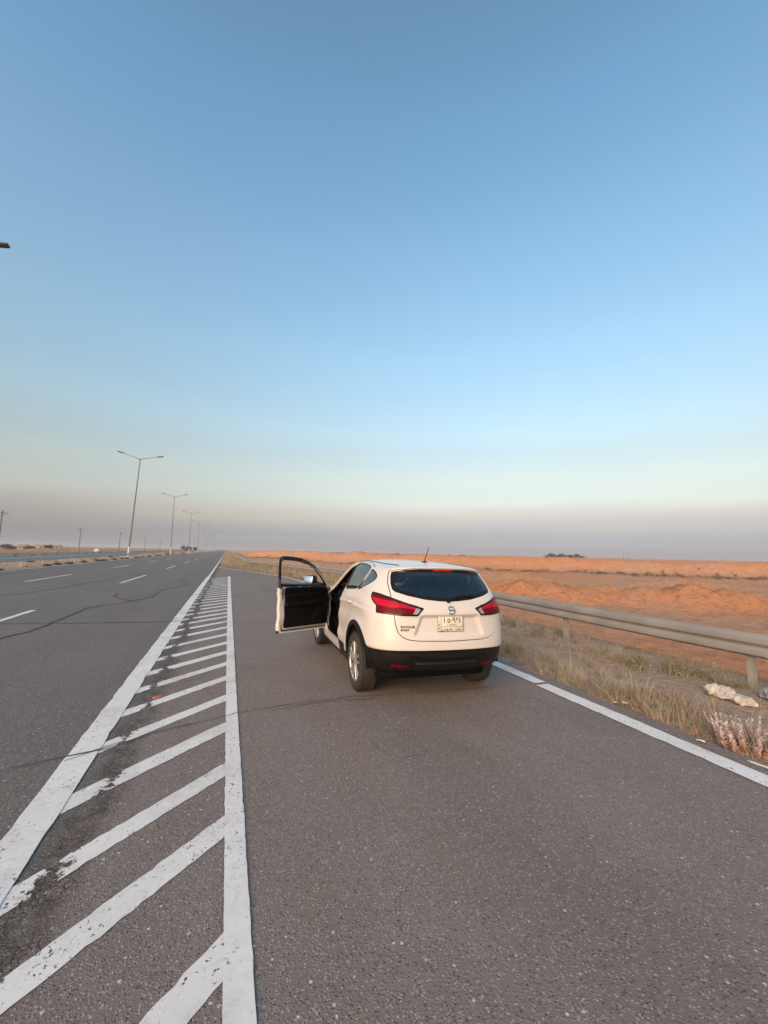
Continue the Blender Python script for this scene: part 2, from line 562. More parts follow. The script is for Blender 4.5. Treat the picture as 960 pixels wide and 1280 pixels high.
def terrain_z(x, y):
    x = np.asarray(x, float); y = np.asarray(y, float)
    ex = edge_x(y); rx = rail_x(y)
    n1 = fbm(x * 1.7, y * 1.7, 4, 3); n2 = fbm(x * 0.22, y * 0.22, 4, 11); n3 = fbm(x * 0.05, y * 0.05, 3, 23)
    # right of the asphalt
    d = x - ex
    verge = -0.035 + 0.03 * n1 + 0.05 * sstep(0.3, 0.8, d) * (0.6 + n2)
    slope = sstep(0.55, 4.2, x - rx)
    low = -1.30 + 0.30 * n2 + 0.5 * n3 + 0.12 * n1 * 2
    zr = verge * (1 - slope) + low * slope
    # spoil heaps pushed up beyond the ditch (position, size, height)
    far = sstep(1.5, 6.0, x - rx)
    for (mx, my, sx, sy, a, hh) in MOUNDS:
        ca, sa = math.cos(a), math.sin(a)
        u = ((x - mx) * ca + (y - my) * sa) / sx
        v = (-(x - mx) * sa + (y - my) * ca) / sy
        q = u * u + v * v
        bump = np.exp(-q * 1.3) * hh * (1 + 0.9 * fbm(x * 0.9, y * 0.9, 4, 31))
        zr = zr + bump * far
    # long earth bank closing the view
    bd, along = bank_dist(x, y)
    hb = 2.45 + 0.8 * fbm(along * 0.13, along * 0 + 8.8, 3, 45) + 1.1 * fbm(along * 0.035, along * 0 + 4.2, 4, 41) + 0.5 * fbm(along * 0.2, bd * 0.25, 4, 47)
    bank = sstep(-6.5, -0.5, bd) * (1 - 0.55 * sstep(1.5, 9, bd)) * hb
    bank = bank * (1 + 0.25 * fbm(x * 0.35, y * 0.35, 4, 51)) + sstep(-14, -5, bd) * 0.25
    rough = fbm(x * 1.1, y * 1.1, 5, 151); gully = np.abs(fbm(x * 0.45 + 3, y * 0.45, 4, 157))
    zr = zr + bank * sstep(4, 14, x - rx) + far * (0.20 * rough - 0.45 * np.maximum(0, 0.10 - gully) * sstep(-8, -1, bd)) + 0.10 * rough * sstep(0.6, 1.6, x - rx)
    # behind the bank the plain is level with the road
    zr = zr + sstep(8, 60, bd) * (0.0)
    # left of the carriageway: median, opposite carriageway, fields
    zm = -0.02 + 0.10 * sstep(0.2, 1.6, ROAD_L - x) * (0.6 + n1) - 0.10 * sstep(-21.6, -22.6, x)
    zl = np.where(x < -36.0, -0.05 - 0.75 * sstep(36, 42, -x) + 0.25 * n2 * 2 + 0.6 * n3, 0)
    bl = np.exp(-((x + 78 + 9 * fbm(y * 0.01, y * 0 + 1, 3, 61)) / 6.0) ** 2) * (1.05 + 1.2 * fbm(y * 0.03, y * 0 + 2, 3, 67))
    zl = zl + np.where(x < -36, bl, 0)
    under = -0.07
    z = np.where(x > ex, zr, np.where(x > ROAD_L, under, np.where(x > -22.3, zm, np.where(x > -35.2, -0.12, zl))))
    # next to the asphalt edges keep below the slab
    return z


BANK = np.array([(-14.0, 420.0), (14.0, 190.0), (34.0, 105.0), (55.0, 66.0), (74.0, 46.0), (96.0, 22.0), (130.0, -30.0), (180.0, -120.0)])


def bank_dist(x, y):
    """signed distance past the foot line of the bank (positive behind it) and distance along it"""
    best = np.full(np.shape(x), 1e9); sgn = np.zeros(np.shape(x)); al = np.zeros(np.shape(x)); acc = 0.0
    for (a, b) in zip(BANK[:-1], BANK[1:]):
        d = b - a; L = np.hypot(*d); d = d / L
        rx_, ry_ = x - a[0], y - a[1]
        t = np.clip(rx_ * d[0] + ry_ * d[1], 0, L)
        px, py = rx_ - d[0] * t, ry_ - d[1] * t
        q = np.hypot(px, py)
        side = (d[0] * ry_ - d[1] * rx_)
        m = q < best
        best = np.where(m, q, best); sgn = np.where(m, np.sign(side), sgn); al = np.where(m, acc + t, al)
        acc += L
    return best * sgn, al


MOUNDS = [(23.0, 21.5, 6.5, 2.2, 2.45, 1.05), (29.0, 17.5, 5.0, 2.4, 2.3, 0.95), (17.5, 24.5, 4.5, 1.8, 2.5, 0.75),
          (25.5, 30.0, 8.0, 2.2, 2.6, 0.7), (38.0, 12.0, 7.0, 3.0, 2.2, 0.9), (14.0, 38.0, 5.0, 2.0, 2.7, 0.8),
          (20.0, 50.0, 6.0, 3.0, 2.7, 0.9), (34.0, 44.0, 6.0, 2.5, 2.5, 1.0), (46.0, 30.0, 5.0, 3.0, 2.5, 0.9), (28.0, 62.0, 5, 2.5, 2.6, 1.2)]


def build_ground():
    fine = np.radians(np.arange(-78, 102, 0.18))          # towards the view (azimuth from +Y)
    coarse = np.radians(np.arange(102, 282, 4.0))
    ang = np.concatenate([fine, coarse])
    rad = np.concatenate([[0.0], np.geomspace(1.2, 9000, 420)])
    A, Rr = np.meshgrid(ang, rad, indexing='ij')
    x = Rr * np.sin(A); y = Rr * np.cos(A)
    z = terrain_z(x, y)
    fade = sstep(500, 1500, Rr)
    z = z * (1 - fade) + np.where((x > edge_x(y)) | (x < ROAD_L), -0.3, -0.4) * fade
    na, nr = A.shape
    V = np.stack([x, y, z], -1).reshape(-1, 3)
    i = np.arange(na)[:, None]; j = np.arange(nr - 1)[None, :]
    i2 = (i + 1) % na
    F = np.stack([i * nr + j, i * nr + j + 1, i2 * nr + j + 1, i2 * nr + j], -1).reshape(-1, 4)
    X, Y = V[:, 0], V[:, 1]
    d = X - rail_x(Y)
    vz = np.where(X > edge_x(Y), 1 - sstep(0.2, 1.2, d + 0.5 * fbm(X * 0.8, Y * 0.8, 3, 71)), 0)
    vz = np.where((X < ROAD_L) & (X > -36), 1.0, vz)
    dull = np.where(X < -36, 1 - 0.55 * np.exp(-((X + 78) / 14.0) ** 2), 0)
    dull = np.maximum(dull, np.where((X > 0) & (Y > 24), (1 - sstep(0, 9, d + 4 * fbm(X * .15, Y * .15, 3, 73))) * 0.9, 0))
    bd, _ = bank_dist(X, Y)
    dull = np.maximum(dull, np.exp(-((bd + 8.0 + 3 * fbm(X * .1, Y * .1, 3, 75)) / 2.2) ** 2) * 0.75 * (X > 4))
    fresh = np.zeros_like(X)
    for (mx, my, sx, sy, a, hh) in MOUNDS:
        ca, sa = math.cos(a), math.sin(a)
        u = ((X - mx) * ca + (Y - my) * sa) / sx; v = (-(X - mx) * sa + (Y - my) * ca) / sy
        fresh = np.maximum(fresh, np.exp(-(u * u + v * v) * 0.9) * (1 + 1.2 * fbm(X * .5, Y * .5, 3, 77)))
    fresh = np.maximum(fresh, sstep(-4.5, -1.0, bd) * 0.75 * (1 + 1.5 * fbm(X * .07, Y * .07, 3, 79)))
    fresh = np.maximum(fresh, sstep(.7, 1.6, d) * (1 - sstep(3.5, 6.5, d)) * 0.7)
    zone = np.stack([vz, dull, np.clip(fresh, 0, 1), X * 0 + 1], -1)
    o = np_mesh('ground', V, F, M['soil'], attr={'zone': zone})
    setp(o, 'orange desert soil with spoil heaps and a long earth bank', 'ground', kind='structure')


build_ground()


def build_road():
    ys = np.concatenate([np.arange(-60, 60, 0.12), np.geomspace(60, 6000, 160)])
    ex = edge_x(ys) + np.where(ys < 60, 0.10 * fbm(ys * 1.3, ys * 0, 4, 81) + 0.03 * fbm(ys * 9, ys * 0, 3, 85), 0)
    bot = np.full_like(ys, -0.16)
    cols = []
    for k in range(9):
        t = k / 8
        cols.append(np.stack([ROAD_L + (ex - ROAD_L) * t, ys, ys * 0], -1))
    rows = [np.stack([cols[0][:, 0], ys, bot], -1)] + cols + [np.stack([cols[-1][:, 0] + 0.05, ys, bot], -1)]
    G = np.stack(rows, 1)
    n, m = G.shape[:2]
    i = np.arange(n - 1)[:, None]; j = np.arange(m - 1)[None, :]
    F = np.stack([i * m + j, i * m + j + 1, (i + 1) * m + j + 1, (i + 1) * m + j], -1).reshape(-1, 4)
    o = np_mesh('road', G.reshape(-1, 3), F, M['asphalt'], smooth=False)
    setp(o, 'worn grey carriageway with a brown asphalt lay-by', 'road', kind='structure')
    xs = [-35.0, -34.9, -22.5, -22.4]
    V = []; F = []
    yy = list(range(-60, 400, 20)) + [600, 900, 1500, 3000, 6000]
    for y in yy:
        V += [(-35.0, y, -0.16), (-34.95, y, 0.0), (-22.45, y, 0.0), (-22.4, y, -0.16)]
    for a in range(len(yy) - 1):
        for k in range(3):
            F.append((a * 4 + k, a * 4 + k + 1, (a + 1) * 4 + k + 1, (a + 1) * 4 + k))
    o = np_mesh('opposite_road', V, F, M['asphalt'], smooth=False)
    setp(o, 'far carriageway beyond the median', 'road', kind='structure')


build_road()


def strip(pts, w, z, jit=0.004, step=0.25, k=0):
    """ragged-edged flat ribbon following pts (x, y) -> verts, quads"""
    P = [Vector((p[0], p[1])) for p in pts]
    out = []
    for a, b in zip(P, P[1:]):
        n = max(1, int((b - a).length / step))
        out += [a.lerp(b, i / n) for i in range(n)]
    out.append(P[-1])
    V = []; F = []
    for i, p in enumerate(out):
        t = (out[min(i + 1, len(out) - 1)] - out[max(i - 1, 0)]).normalized()
        nrm = Vector((-t.y, t.x))
        wl = w(i / max(1, len(out) - 1)) if callable(w) else w
        a = p + nrm * (wl / 2 + random.gauss(0, jit)); b = p - nrm * (wl / 2 + random.gauss(0, jit))
        V += [(a.x, a.y, z), (b.x, b.y, z)]
        if i:
            F.append((2 * i - 2, 2 * i - 1, 2 * i + 1, 2 * i))
    return V, F


def chip_ends(v, first, last, amp):
    for k, on in ((0, first), (len(v) - 2, last)):
        if on:
            for q in (k, k + 1):
                v[q] = (v[q][0] + random.uniform(-amp, amp), v[q][1] + random.uniform(-amp, amp), v[q][2])
    return v


def add(V, F, v, f):
    o = len(V)
    V += v; F += [tuple(i + o for i in q) for q in f]


def build_markings():
    z = 0.008
    V = []; F = []
    # wide main edge line, then narrower beyond the bay
    add(V, F, *strip([(-1.005, -4), (-1.005, 12), (-0.965, 27.5)], 0.21, z, 0.004, 0.12))
    add(V, F, *strip([(-0.95, 27.5), (-0.90, 60)], 0.14, z, 0.004, 0.5))
    add(V, F, *strip([(-0.90, 60), (-0.90, 900)], 0.14, z, 0, 40))
    o = np_mesh('edge_line', V, F, M['paint'], smooth=False)
    setp(o, 'broad white edge line of the carriageway', 'road marking', kind='structure')
    V = []; F = []
    add(V, F, *strip([(0.13, -3), (0.135, 5), (0.16, 14), (0.21, 27.9)], lambda t: 0.108 + 0.03 * t, z, 0.0016, 0.06))
    o = np_mesh('hatch_border_line', V, F, M['paint'], smooth=False)
    setp(o, 'white border line of the hatched strip', 'road marking', kind='structure')
    V = []; F = []
    ends = [1.20, 1.985, 2.845, 3.54, 4.355, 5.18, 5.95, 6.68, 7.40, 8.15, 8.95, 9.75, 10.53, 11.28, 11.95]
    while ends[-1] < 27: ends.append(ends[-1] + 0.76)
    for q, y in enumerate(ends):
        xr = 0.072 + max(0, (y - 5)) * 0.0025
        sl = 0.98
        wd = 0.160 * random.uniform(0.92, 1.06)
        xe = -0.985 if y < 20 else -0.80
        v, f = strip([(xr + .06, y + .06 * sl), (xe, y + (xe - xr) * sl)], wd, 0.004, 0.003, 0.05)
        add(V, F, v, f)
    o = np_mesh('hatch_marking', V, F, M['worn_paint'], smooth=False)
    setp(o, 'worn white diagonal hatching between the two lines', 'road marking', kind='structure')
    V = []; F = []
    add(V, F, *strip([(3.95, -6), (3.955, 4.49)], 0.20, z, 0.004, 0.1))
    add(V, F, *strip([(3.99, 4.56), (4.0, 7), (3.99, 14), (3.97, 20)], 0.19, z, 0.004, 0.1))
    add(V, F, *strip([(3.97, 20), (4.0, 23), (3.75, 26), (3.3, 28.4), (2.7, 31), (2.0, 33.6), (0.55, 38), (-0.72, 42.3)], 0.14, z, 0.004, 0.3))
    o = np_mesh('bay_edge_line', V, F, M['paint'], smooth=False)
    setp(o, 'white line along the outer edge of the lay-by', 'road marking', kind='structure')
    V = []; F = []
    y = 6.93
    while y < 400:
        add(V, F, *strip([(-4.62, y), (-4.62, y + 6.5)], 0.14, z, 0.003, 0.5)); y += 15.85
    y = 8.15
    while y < 400:
        add(V, F, *strip([(-8.68, y), (-8.68, y + 6.2)], 0.14, z, 0.003, 0.5)); y += 15.85
    add(V, F, *strip([(-13.4, -10), (-13.4, 120)], 0.17, z, 0.005, 1.0))
    add(V, F, *strip([(-13.4, 120), (-13.4, 900)], 0.17, z, 0, 40))
    o = np_mesh('lane_marking', V, F, M['paint'], smooth=False)
    setp(o, 'white broken lane lines and far edge line', 'road marking', kind='structure')
    # tar-filled cracks
    V = []; F = []

    def crack(pts, w, k, jag=0.05):
        P = []
        for (a, b) in zip(pts, pts[1:]):
            L = math.hypot(b[0] - a[0], b[1] - a[1]); n = max(2, int(L / 0.10))
            for i in range(n):
                t = i / n
                P.append((a[0] + (b[0] - a[0]) * t, a[1] + (b[1] - a[1]) * t))
        P.append(pts[-1])
        P = [(x + jag * 2 * float(fbm(i * 0.13, k * 7.1, 3, 91)) + random.gauss(0, 0.004), y + jag * 2 * float(fbm(i * 0.15, k * 3.3, 4, 95)) + random.gauss(0, 0.004)) for i, (x, y) in enumerate(P)]
        add(V, F, *strip(P, lambda t: max(0.004, w * 0.75 * (0.65 + 0.7 * float(vnoise(t * len(P) * 0.2, k, 97)))), 0.012, 0.003, 0.09))
    crack([(-13.0, 13.1), (-4.44, 11.29), (-2.94, 11.03), (-0.93, 10.76)], 0.06, 1)
    crack([(-0.93, 10.76), (0.72, 10.25), (2.2, 10.0), (4.3, 9.9)], 0.03, 2)
    crack([(-3.4, 4.4), (-1.49, 4.03), (-0.86, 4.15), (-0.49, 4.43), (0.14, 4.66)], 0.020, 3)
    crack([(-1.10, 4.05), (-0.75, 4.32)], 0.012, 13, 0.02)
    crack([(0.14, 4.66), (0.5, 4.73), (1.48, 4.80), (2.4, 4.62), (3.3, 4.62)], 0.016, 4)
    crack([(0.55, 4.62), (1.1, 4.72), (1.7, 4.66)], 0.012, 14)
    crack([(-3.9, 8.4), (-3.68, 9.42), (-3.46, 10.85), (-3.5, 13.68), (-2.74, 15.04), (-2.3, 16.4)], 0.07, 5, 0.12)
    crack([(-2.74, 15.04), (-3.5, 16.6), (-3.7, 17.7)], 0.08, 6, 0.1)
    crack([(-2.3, 16.4), (-2.35, 19), (-1.6, 21.6), (-2.4, 25)], 0.06, 7, 0.15)
    crack([(-9.0, 14.8), (-6.82, 17.13), (-6.27, 19.31), (-5.9, 24), (-5.2, 30)], 0.06, 8, 0.2)
    crack([(-13, 31), (-6, 30.2), (-0.9, 29.0), (4, 28)], 0.09, 9, 0.1)
    crack([(-13, 52), (-0.7, 49)], 0.12, 10, 0.1)
    crack([(-1.0, 18.6), (0.4, 18.2), (4.2, 17.6)], 0.05, 12, 0.08)
    o = np_mesh('road_crack', V, F, M['tar'], smooth=False)
    setp(o, 'dark tar-filled cracks across the asphalt', 'road marking', kind='structure')


build_markings()

# ------------------------------------------------------------------ the car: a lofted skin that is cut into panels
M['car_paint'] = NT('white_car_paint').set(rough=0.28, coat=0.6, coatr=0.04, spec=0.4).m
_t = M['car_paint'].node_tree.nodes['Principled BSDF']; _t.inputs['Base Color'].default_value = (0.64, 0.61, 0.575, 1)
M['black_plastic'] = simple('black_plastic', (0.007, 0.0065, 0.006), 0.45, 0, 0.15, 4, 0.05, 300, spec=0.3)
M['gloss_black'] = simple('gloss_black_trim', (0.010, 0.010, 0.011), 0.15, spec=0.25)
M['interior'] = simple('interior_black', (0.005, 0.0048, 0.0046), 0.6, 0, 0.2, 10, spec=0.12)
M['seat_cloth'] = simple('seat_cloth', (0.05, 0.047, 0.045), 0.85, 0, 0.2, 40)
M['rubber'] = simple('tyre_rubber', (0.030, 0.028, 0.026), 0.78, 0, 0.25, 12)
M['alloy'] = simple('silver_wheel', (0.52, 0.51, 0.49), 0.32, 0.75, 0.08, 6)
M['chrome'] = simple('chrome', (0.65, 0.65, 0.65), 0.12, 1.0, 0.03)
M['dark_metal'] = simple('underbody_metal', (0.05, 0.045, 0.04), 0.7, 0.4, 0.3, 9)
M['red_lens'] = simple('red_lens', (0.42, 0.012, 0.030), 0.2, 0, 0.35, 22, spec=0.05)
M['deep_red_lens'] = simple('deep_red_lens', (0.135, 0.004, 0.011), 0.2, 0, 0.35, 22, spec=0.05)
M['clear_lens'] = simple('clear_lens', (0.34, 0.31, 0.30), 0.12, 0.3, 0.3, 40, coat=1.0)
M['plate'] = simple('plate_white', (0.74, 0.70, 0.60), 0.45, 0, 0.05, 30)
M['ink'] = simple('plate_ink', (0.03, 0.03, 0.03), 0.5)
M['mirror'] = simple('mirror_glass', (0.9, 0.9, 0.9), 0.03, 1.0, 0.0)
M['rust_disc'] = simple('brake_disc', (0.30, 0.17, 0.07), 0.6, 0.5, 0.3, 20)


def mat_glass(name, tint, gl=0.9, ior=1.5):
    t = NT(name)
    tr = t.n('ShaderNodeBsdfTransparent'); tr.inputs[0].default_value = (*tint, 1)
    gs = t.n('ShaderNodeBsdfGlossy'); gs.inputs['Roughness'].default_value = 0.02
    fr = t.n('ShaderNodeFresnel'); fr.inputs['IOR'].default_value = ior
    mx = t.n('ShaderNodeMixShader')
    t.l(t.math('MULTIPLY', fr.outputs[0], gl, True), mx.inputs[0]); t.l(tr.outputs[0], mx.inputs[1]); t.l(gs.outputs[0], mx.inputs[2])
    t.l(mx.outputs[0], t.out.inputs[0])
    return t.m


M['dark_glass'] = mat_glass('tinted_glass', (0.50, 0.52, 0.54), 1.0, 2.0)
M['side_glass'] = mat_glass('side_glass', (0.72, 0.76, 0.75), 1.25, 2.8)
M['clear_glass'] = mat_glass('clear_glass', (0.85, 0.88, 0.87), 1.0, 1.5)

# control net, half body, stations run from the middle of the tail round the side to the middle of the nose
_pl = [(0, -.918), (.32, -.900), (.60, -.848), (.775, -.745), (.865, -.580), (.893, -.31), (.897, 0), (.893, .5), (.893, 1.05), (.893, 1.6),
       (.895, 2.15), (.897, 2.65), (.875, 3.0), (.77, 3.28), (.45, 3.44), (0, 3.50)]


def _lev(sx, dyr, zs, dyf=0.0):
    out = []
    for i, (x, y) in enumerate(_pl):
        wr = float(1 - sstep(-0.75, -0.1, y)); wf = float(sstep(2.6, 3.4, y))
        out.append((x * sx, y + dyr * wr - dyf * wf, zs[i]))
    return out


def _z(rear, corner, s5, s6, mid, s11, front):
    return [rear, rear, rear, (rear * 2 + corner) / 3, corner, s5, s6, (s6 + mid) / 2, mid, mid, mid, s11, (s11 * 2 + front) / 3, (s11 + front * 2) / 3, front, front]


NET = [
    _lev(.925, .12, _z(.375, .365, .30, .24, .215, .22, .24), .10),
    _lev(.972, .03, _z(.42, .42, .39, .36, .35, .35, .36), .03),
    _lev(.992, -.012, _z(.545, .545, .53, .52, .51, .51, .50), 0),
    _lev(1.0, 0.0, _z(.715, .72, .72, .715, .70, .69, .66), 0),
    _lev(.997, .022, _z(.87, .88, .885, .88, .87, .85, .80), .05),
    [(x, y, z) for (x, y), z in zip([(0, -.888), (.32, -.870), (.60, -.815), (.765, -.705), (.853, -.540), (.874, -.30), (.876, 0), (.872, .5), (.872, 1.05), (.872, 1.6),
                                     (.872, 2.15), (.868, 2.65), (.83, 2.98), (.715, 3.18), (.42, 3.33), (0, 3.38)],
                                    [1.03, 1.03, 1.035, 1.055, 1.075, 1.080, 1.070, 1.045, 1.025, 1.01, .99, .97, .955, .94, .93, .925])],
    [(0, -.838, 1.150), (.32, -.820, 1.155), (.57, -.765, 1.18), (.700, -.655, 1.205), (.790, -.49, 1.205), (.828, -.28, 1.190), (.836, 0, 1.165), (.834, .5, 1.13), (.830, 1.05, 1.10),
     (.822, 1.5, 1.075), (.800, 1.90, 1.05), (.735, 2.12, 1.05), (.615, 2.28, 1.06), (.48, 2.37, 1.07), (.25, 2.42, 1.075), (0, 2.44, 1.075)],
    [(0, -.735, 1.31), (.32, -.713, 1.312), (.56, -.655, 1.32), (.672, -.555, 1.335), (.737, -.40, 1.335), (.765, -.20, 1.325), (.773, .05, 1.31), (.772, .5, 1.30), (.766, .95, 1.285),
     (.755, 1.35, 1.262), (.73, 1.66, 1.222), (.665, 1.84, 1.228), (.555, 1.95, 1.242), (.44, 2.00, 1.25), (.22, 2.03, 1.255), (0, 2.04, 1.255)],
    [(0, -.612, 1.482), (.30, -.592, 1.478), (.51, -.540, 1.466), (.608, -.455, 1.462), (.662, -.32, 1.464), (.682, -.13, 1.474), (.690, .1, 1.488), (.694, .45, 1.498), (.692, .82, 1.492),
     (.680, 1.13, 1.468), (.65, 1.36, 1.432), (.60, 1.46, 1.43), (.50, 1.53, 1.442), (.38, 1.57, 1.45), (.2, 1.59, 1.458), (0, 1.60, 1.46)],
    [(0, -.705, 1.524), (.30, -.675, 1.521), (.50, -.60, 1.511), (.58, -.475, 1.508), (.603, -.30, 1.514), (.612, -.11, 1.526), (.618, .1, 1.541), (.620, .45, 1.552), (.618, .80, 1.549),
     (.606, 1.06, 1.530), (.58, 1.25, 1.505), (.54, 1.32, 1.50), (.45, 1.38, 1.507), (.34, 1.41, 1.512), (.18, 1.43, 1.516), (0, 1.44, 1.518)],
    [(0, -.52, 1.556), (.24, -.50, 1.554), (.34, -.42, 1.551), (.36, -.30, 1.553), (.36, -.15, 1.559), (.36, 0, 1.566), (.355, .18, 1.573), (.355, .45, 1.581), (.35, .75, 1.581),
     (.345, .96, 1.574), (.33, 1.10, 1.562), (.30, 1.17, 1.556), (.25, 1.21, 1.554), (.19, 1.23, 1.552), (.1, 1.25, 1.55), (0, 1.26, 1.55)],
    [(0, y, z) for y, z in zip([-.22, -.21, -.17, -.12, -.05, .06, .22, .45, .70, .86, .94, .98, 1.0, 1.02, 1.03, 1.04],
                               [1.572, 1.572, 1.574, 1.576, 1.579, 1.583, 1.587, 1.590, 1.590, 1.587, 1.584, 1.581, 1.579, 1.578, 1.577, 1.577])],
]
WHEELBASE = 2.647


def bspline_w(t):
    return np.stack([(1 - t) ** 3 / 6, (3 * t ** 3 - 6 * t ** 2 + 4) / 6, (-3 * t ** 3 + 3 * t ** 2 + 3 * t + 1) / 6, t ** 3 / 6], -1)


def body_surface(nu=20, nv=11):
    H = np.array(NET)                                   # levels x stations x 3
    L = H[:, 1:-1][:, ::-1].copy(); L[..., 0] *= -1
    P = np.concatenate([H, L], 1)                       # closed loop
    nl, nst = P.shape[:2]
    lo = 2 * P[0] - P[1]
    idx = (-np.arange(nst)) % nst
    hi = P[nl - 2][idx] * np.array([-1, 1, 1]) if False else P[nl - 2].copy()
    hi = P[nl - 2][idx]                                 # level past the ridge is the mirror side
    Pe = np.concatenate([lo[None], P, hi[None]], 0)
    # along V
    tv = np.arange(nv) / nv
    wv = bspline_w(tv)
    rows = []
    for k in range(nl - 1):
        seg = np.stack([Pe[k + q] for q in range(4)], 0)
        rows.append(np.einsum('tq,qsc->tsc', wv, seg))
    rows.append((Pe[nl - 1] / 6 + Pe[nl] * 4 / 6 + Pe[nl + 1] / 6)[None])
    G = np.concatenate(rows, 0)
    tu = np.arange(nu) / nu
    wu = bspline_w(tu)
    cols = []
    for s in range(nst):
        seg = np.stack([G[:, (s - 1 + q) % nst] for q in range(4)], 0)
        cols.append(np.einsum('tq,qvc->vtc', wu, seg))
    G = np.concatenate(cols, 1)                         # V x U x 3
    return G, nu, nv


def displace(G):
    """creases and recesses pressed into the panels"""
    du = np.roll(G, -1, 1) - np.roll(G, 1, 1)
    dv = np.gradient(G, axis=0)
    N = np.cross(du, dv)
    N /= np.maximum(np.linalg.norm(N, axis=-1, keepdims=True), 1e-9)
    # outward
    c = np.array([0, 1.2, 0.8])
    if ((G - c) * N).sum(-1).mean() < 0: N = -N
    N[-1] = (0, 0, 1)
    x, y, z = G[..., 0], G[..., 1], G[..., 2]
    rear = 1 - sstep(-0.62, -0.52, y)
    d = np.zeros_like(x)
    ax = np.abs(x)
    # number-plate recess below a chin line
    wtop = sstep(0.995, 0.978, z); wbot = sstep(0.765, 0.80, z); hw = 0.335 + (0.985 - z) * 0.40
    d -= 0.030 * rear * wtop * wbot * sstep(hw + 0.028, hw - 0.012, ax)
    d += 0.010 * rear * sstep(0.97, 1.0, z) * sstep(1.10, 1.03, z) * sstep(0.64, 0.5, ax)
    d -= 0.007 * rear * np.exp(-((z - 1.112) / 0.012) ** 2) * sstep(0.52, 0.42, ax)
    # body sides: shoulder crease, hollow below it, swage along the sill
    side = sstep(-0.55, -0.2, y) * sstep(3.0, 2.6, y) * (ax > 0.6)
    zc = 0.965 + 0.035 * (1 - y / 2.6)
    d += 0.011 * side * np.exp(-((z - zc) / 0.018) ** 2)
    d -= 0.012 * side * np.exp(-((z - zc + 0.10) / 0.06) ** 2)
    zs = 0.50 + 0.02 * y
    d += 0.012 * side * np.exp(-((z - zs) / 0.05) ** 2) * sstep(0.45, 0.7, y) * sstep(2.2, 1.9, y)
    d -= 0.014 * side * np.exp(-((z - zs - 0.13) / 0.07) ** 2) * sstep(0.45, 0.8, y) * sstep(2.2, 1.9, y)
    # haunches over the wheels
    for yc in (0.0, WHEELBASE):
        r = np.hypot(y - yc, z - 0.345)
        d += 0.010 * np.exp(-((r - 0.47) / 0.10) ** 2) * (ax > 0.6) * (z < 0.95)
    # lower bumper: step in under the painted part, diffuser panel
    low = sstep(0.36, 0.40, z) * (y < -0.45)
    d -= 0.020 * sstep(0.63, 0.60, z) * low
    zk = 0.500 + 0.03 * sstep(0.30, 0.42, ax)
    d -= 0.030 * rear * sstep(zk + 0.03, zk, z) * low * sstep(0.52, 0.40, ax)
    d += 0.020 * rear * sstep(0.465, 0.45, z) * low * sstep(0.42, 0.36, ax)
    return G + N * d[..., None]


class Skin:
    """triangle soup with position, normal and unrolled arc coordinate; can be cut along level sets"""

    def __init__(self, A, F):
        self.A, self.F = A, F

    def cut(self, d):
        d = d.copy(); d[np.abs(d) < 1e-6] = 1e-6
        neg = d < 0
        c = neg[self.F].sum(1)
        fin, fout = list(self.F[c == 3]), list(self.F[c == 0])
        new, cache, base = [], {}, len(self.A)

        def mid(a, b):
            k = (a, b) if a < b else (b, a)
            if k not in cache:
                t = d[k[0]] / (d[k[0]] - d[k[1]])
                cache[k] = base + len(new)
                new.append(self.A[k[0]] * (1 - t) + self.A[k[1]] * t)
            return cache[k]
        for f in self.F[(c == 1) | (c == 2)]:
            one = 1 if neg[f].sum() == 1 else 0
            for r in range(3):
                if neg[f[r]] == bool(one): break
            a, b, e = f[r], f[(r + 1) % 3], f[(r + 2) % 3]
            p, q = mid(a, b), mid(a, e)
            tri, quad = [(a, p, q)], [(p, b, e), (p, e, q)]
            (fin if one else fout).extend(tri); (fout if one else fin).extend(quad)
        A = np.vstack([self.A] + ([np.array(new)] if new else []))
        return Skin(A, np.array(fin, int).reshape(-1, 3)).compact(), Skin(A, np.array(fout, int).reshape(-1, 3)).compact()

    def compact(self):
        u, inv = np.unique(self.F, return_inverse=True)
        A = self.A[u] if len(u) else np.zeros((0, 7))
        return Skin(A, inv.reshape(-1, 3))

    def boundary(self):
        F = self.F
        E = np.vstack([F[:, [0, 1]], F[:, [1, 2]], F[:, [2, 0]]])
        k = np.sort(E, 1)
        _, idx, cnt = np.unique(k, axis=0, return_index=True, return_counts=True)
        return E[idx[cnt == 1]]

    def offset(self, t):
        A = self.A.copy(); A[:, :3] += A[:, 3:6] * t
        return Skin(A, self.F)

    def data(self, rim=0.0, back=False):
        """verts, faces, normals with an optional folded rim along every open edge"""
        V = [self.A[:, :3]]; Nn = [self.A[:, 3:6]]; F = [self.F]
        n = len(self.A)
        if rim:
            B = self.boundary()
            a, b = self.A[B[:, 0]], self.A[B[:, 1]]
            pa, pb, na, nb = a[:, :3], b[:, :3], a[:, 3:6], b[:, 3:6]
            q = np.stack([pb, pa, pa - na * rim, pb - nb * rim], 1)
            fn = np.cross(q[:, 1] - q[:, 0], q[:, 2] - q[:, 0]); fn /= np.maximum(np.linalg.norm(fn, axis=1, keepdims=True), 1e-9)
            V.append(q.reshape(-1, 3)); Nn.append(np.repeat(fn, 4, 0))
            i = n + np.arange(len(B))[:, None] * 4
            F += [np.hstack([i, i + 1, i + 2]), np.hstack([i, i + 2, i + 3])]
            n += 4 * len(B)
        if back:
            A = self.A.copy()
            V.append(A[:, :3] - A[:, 3:6] * rim); Nn.append(-A[:, 3:6]); F.append(self.F[:, ::-1] + n)
        return np.vstack(V), np.vstack(F), np.vstack(Nn)


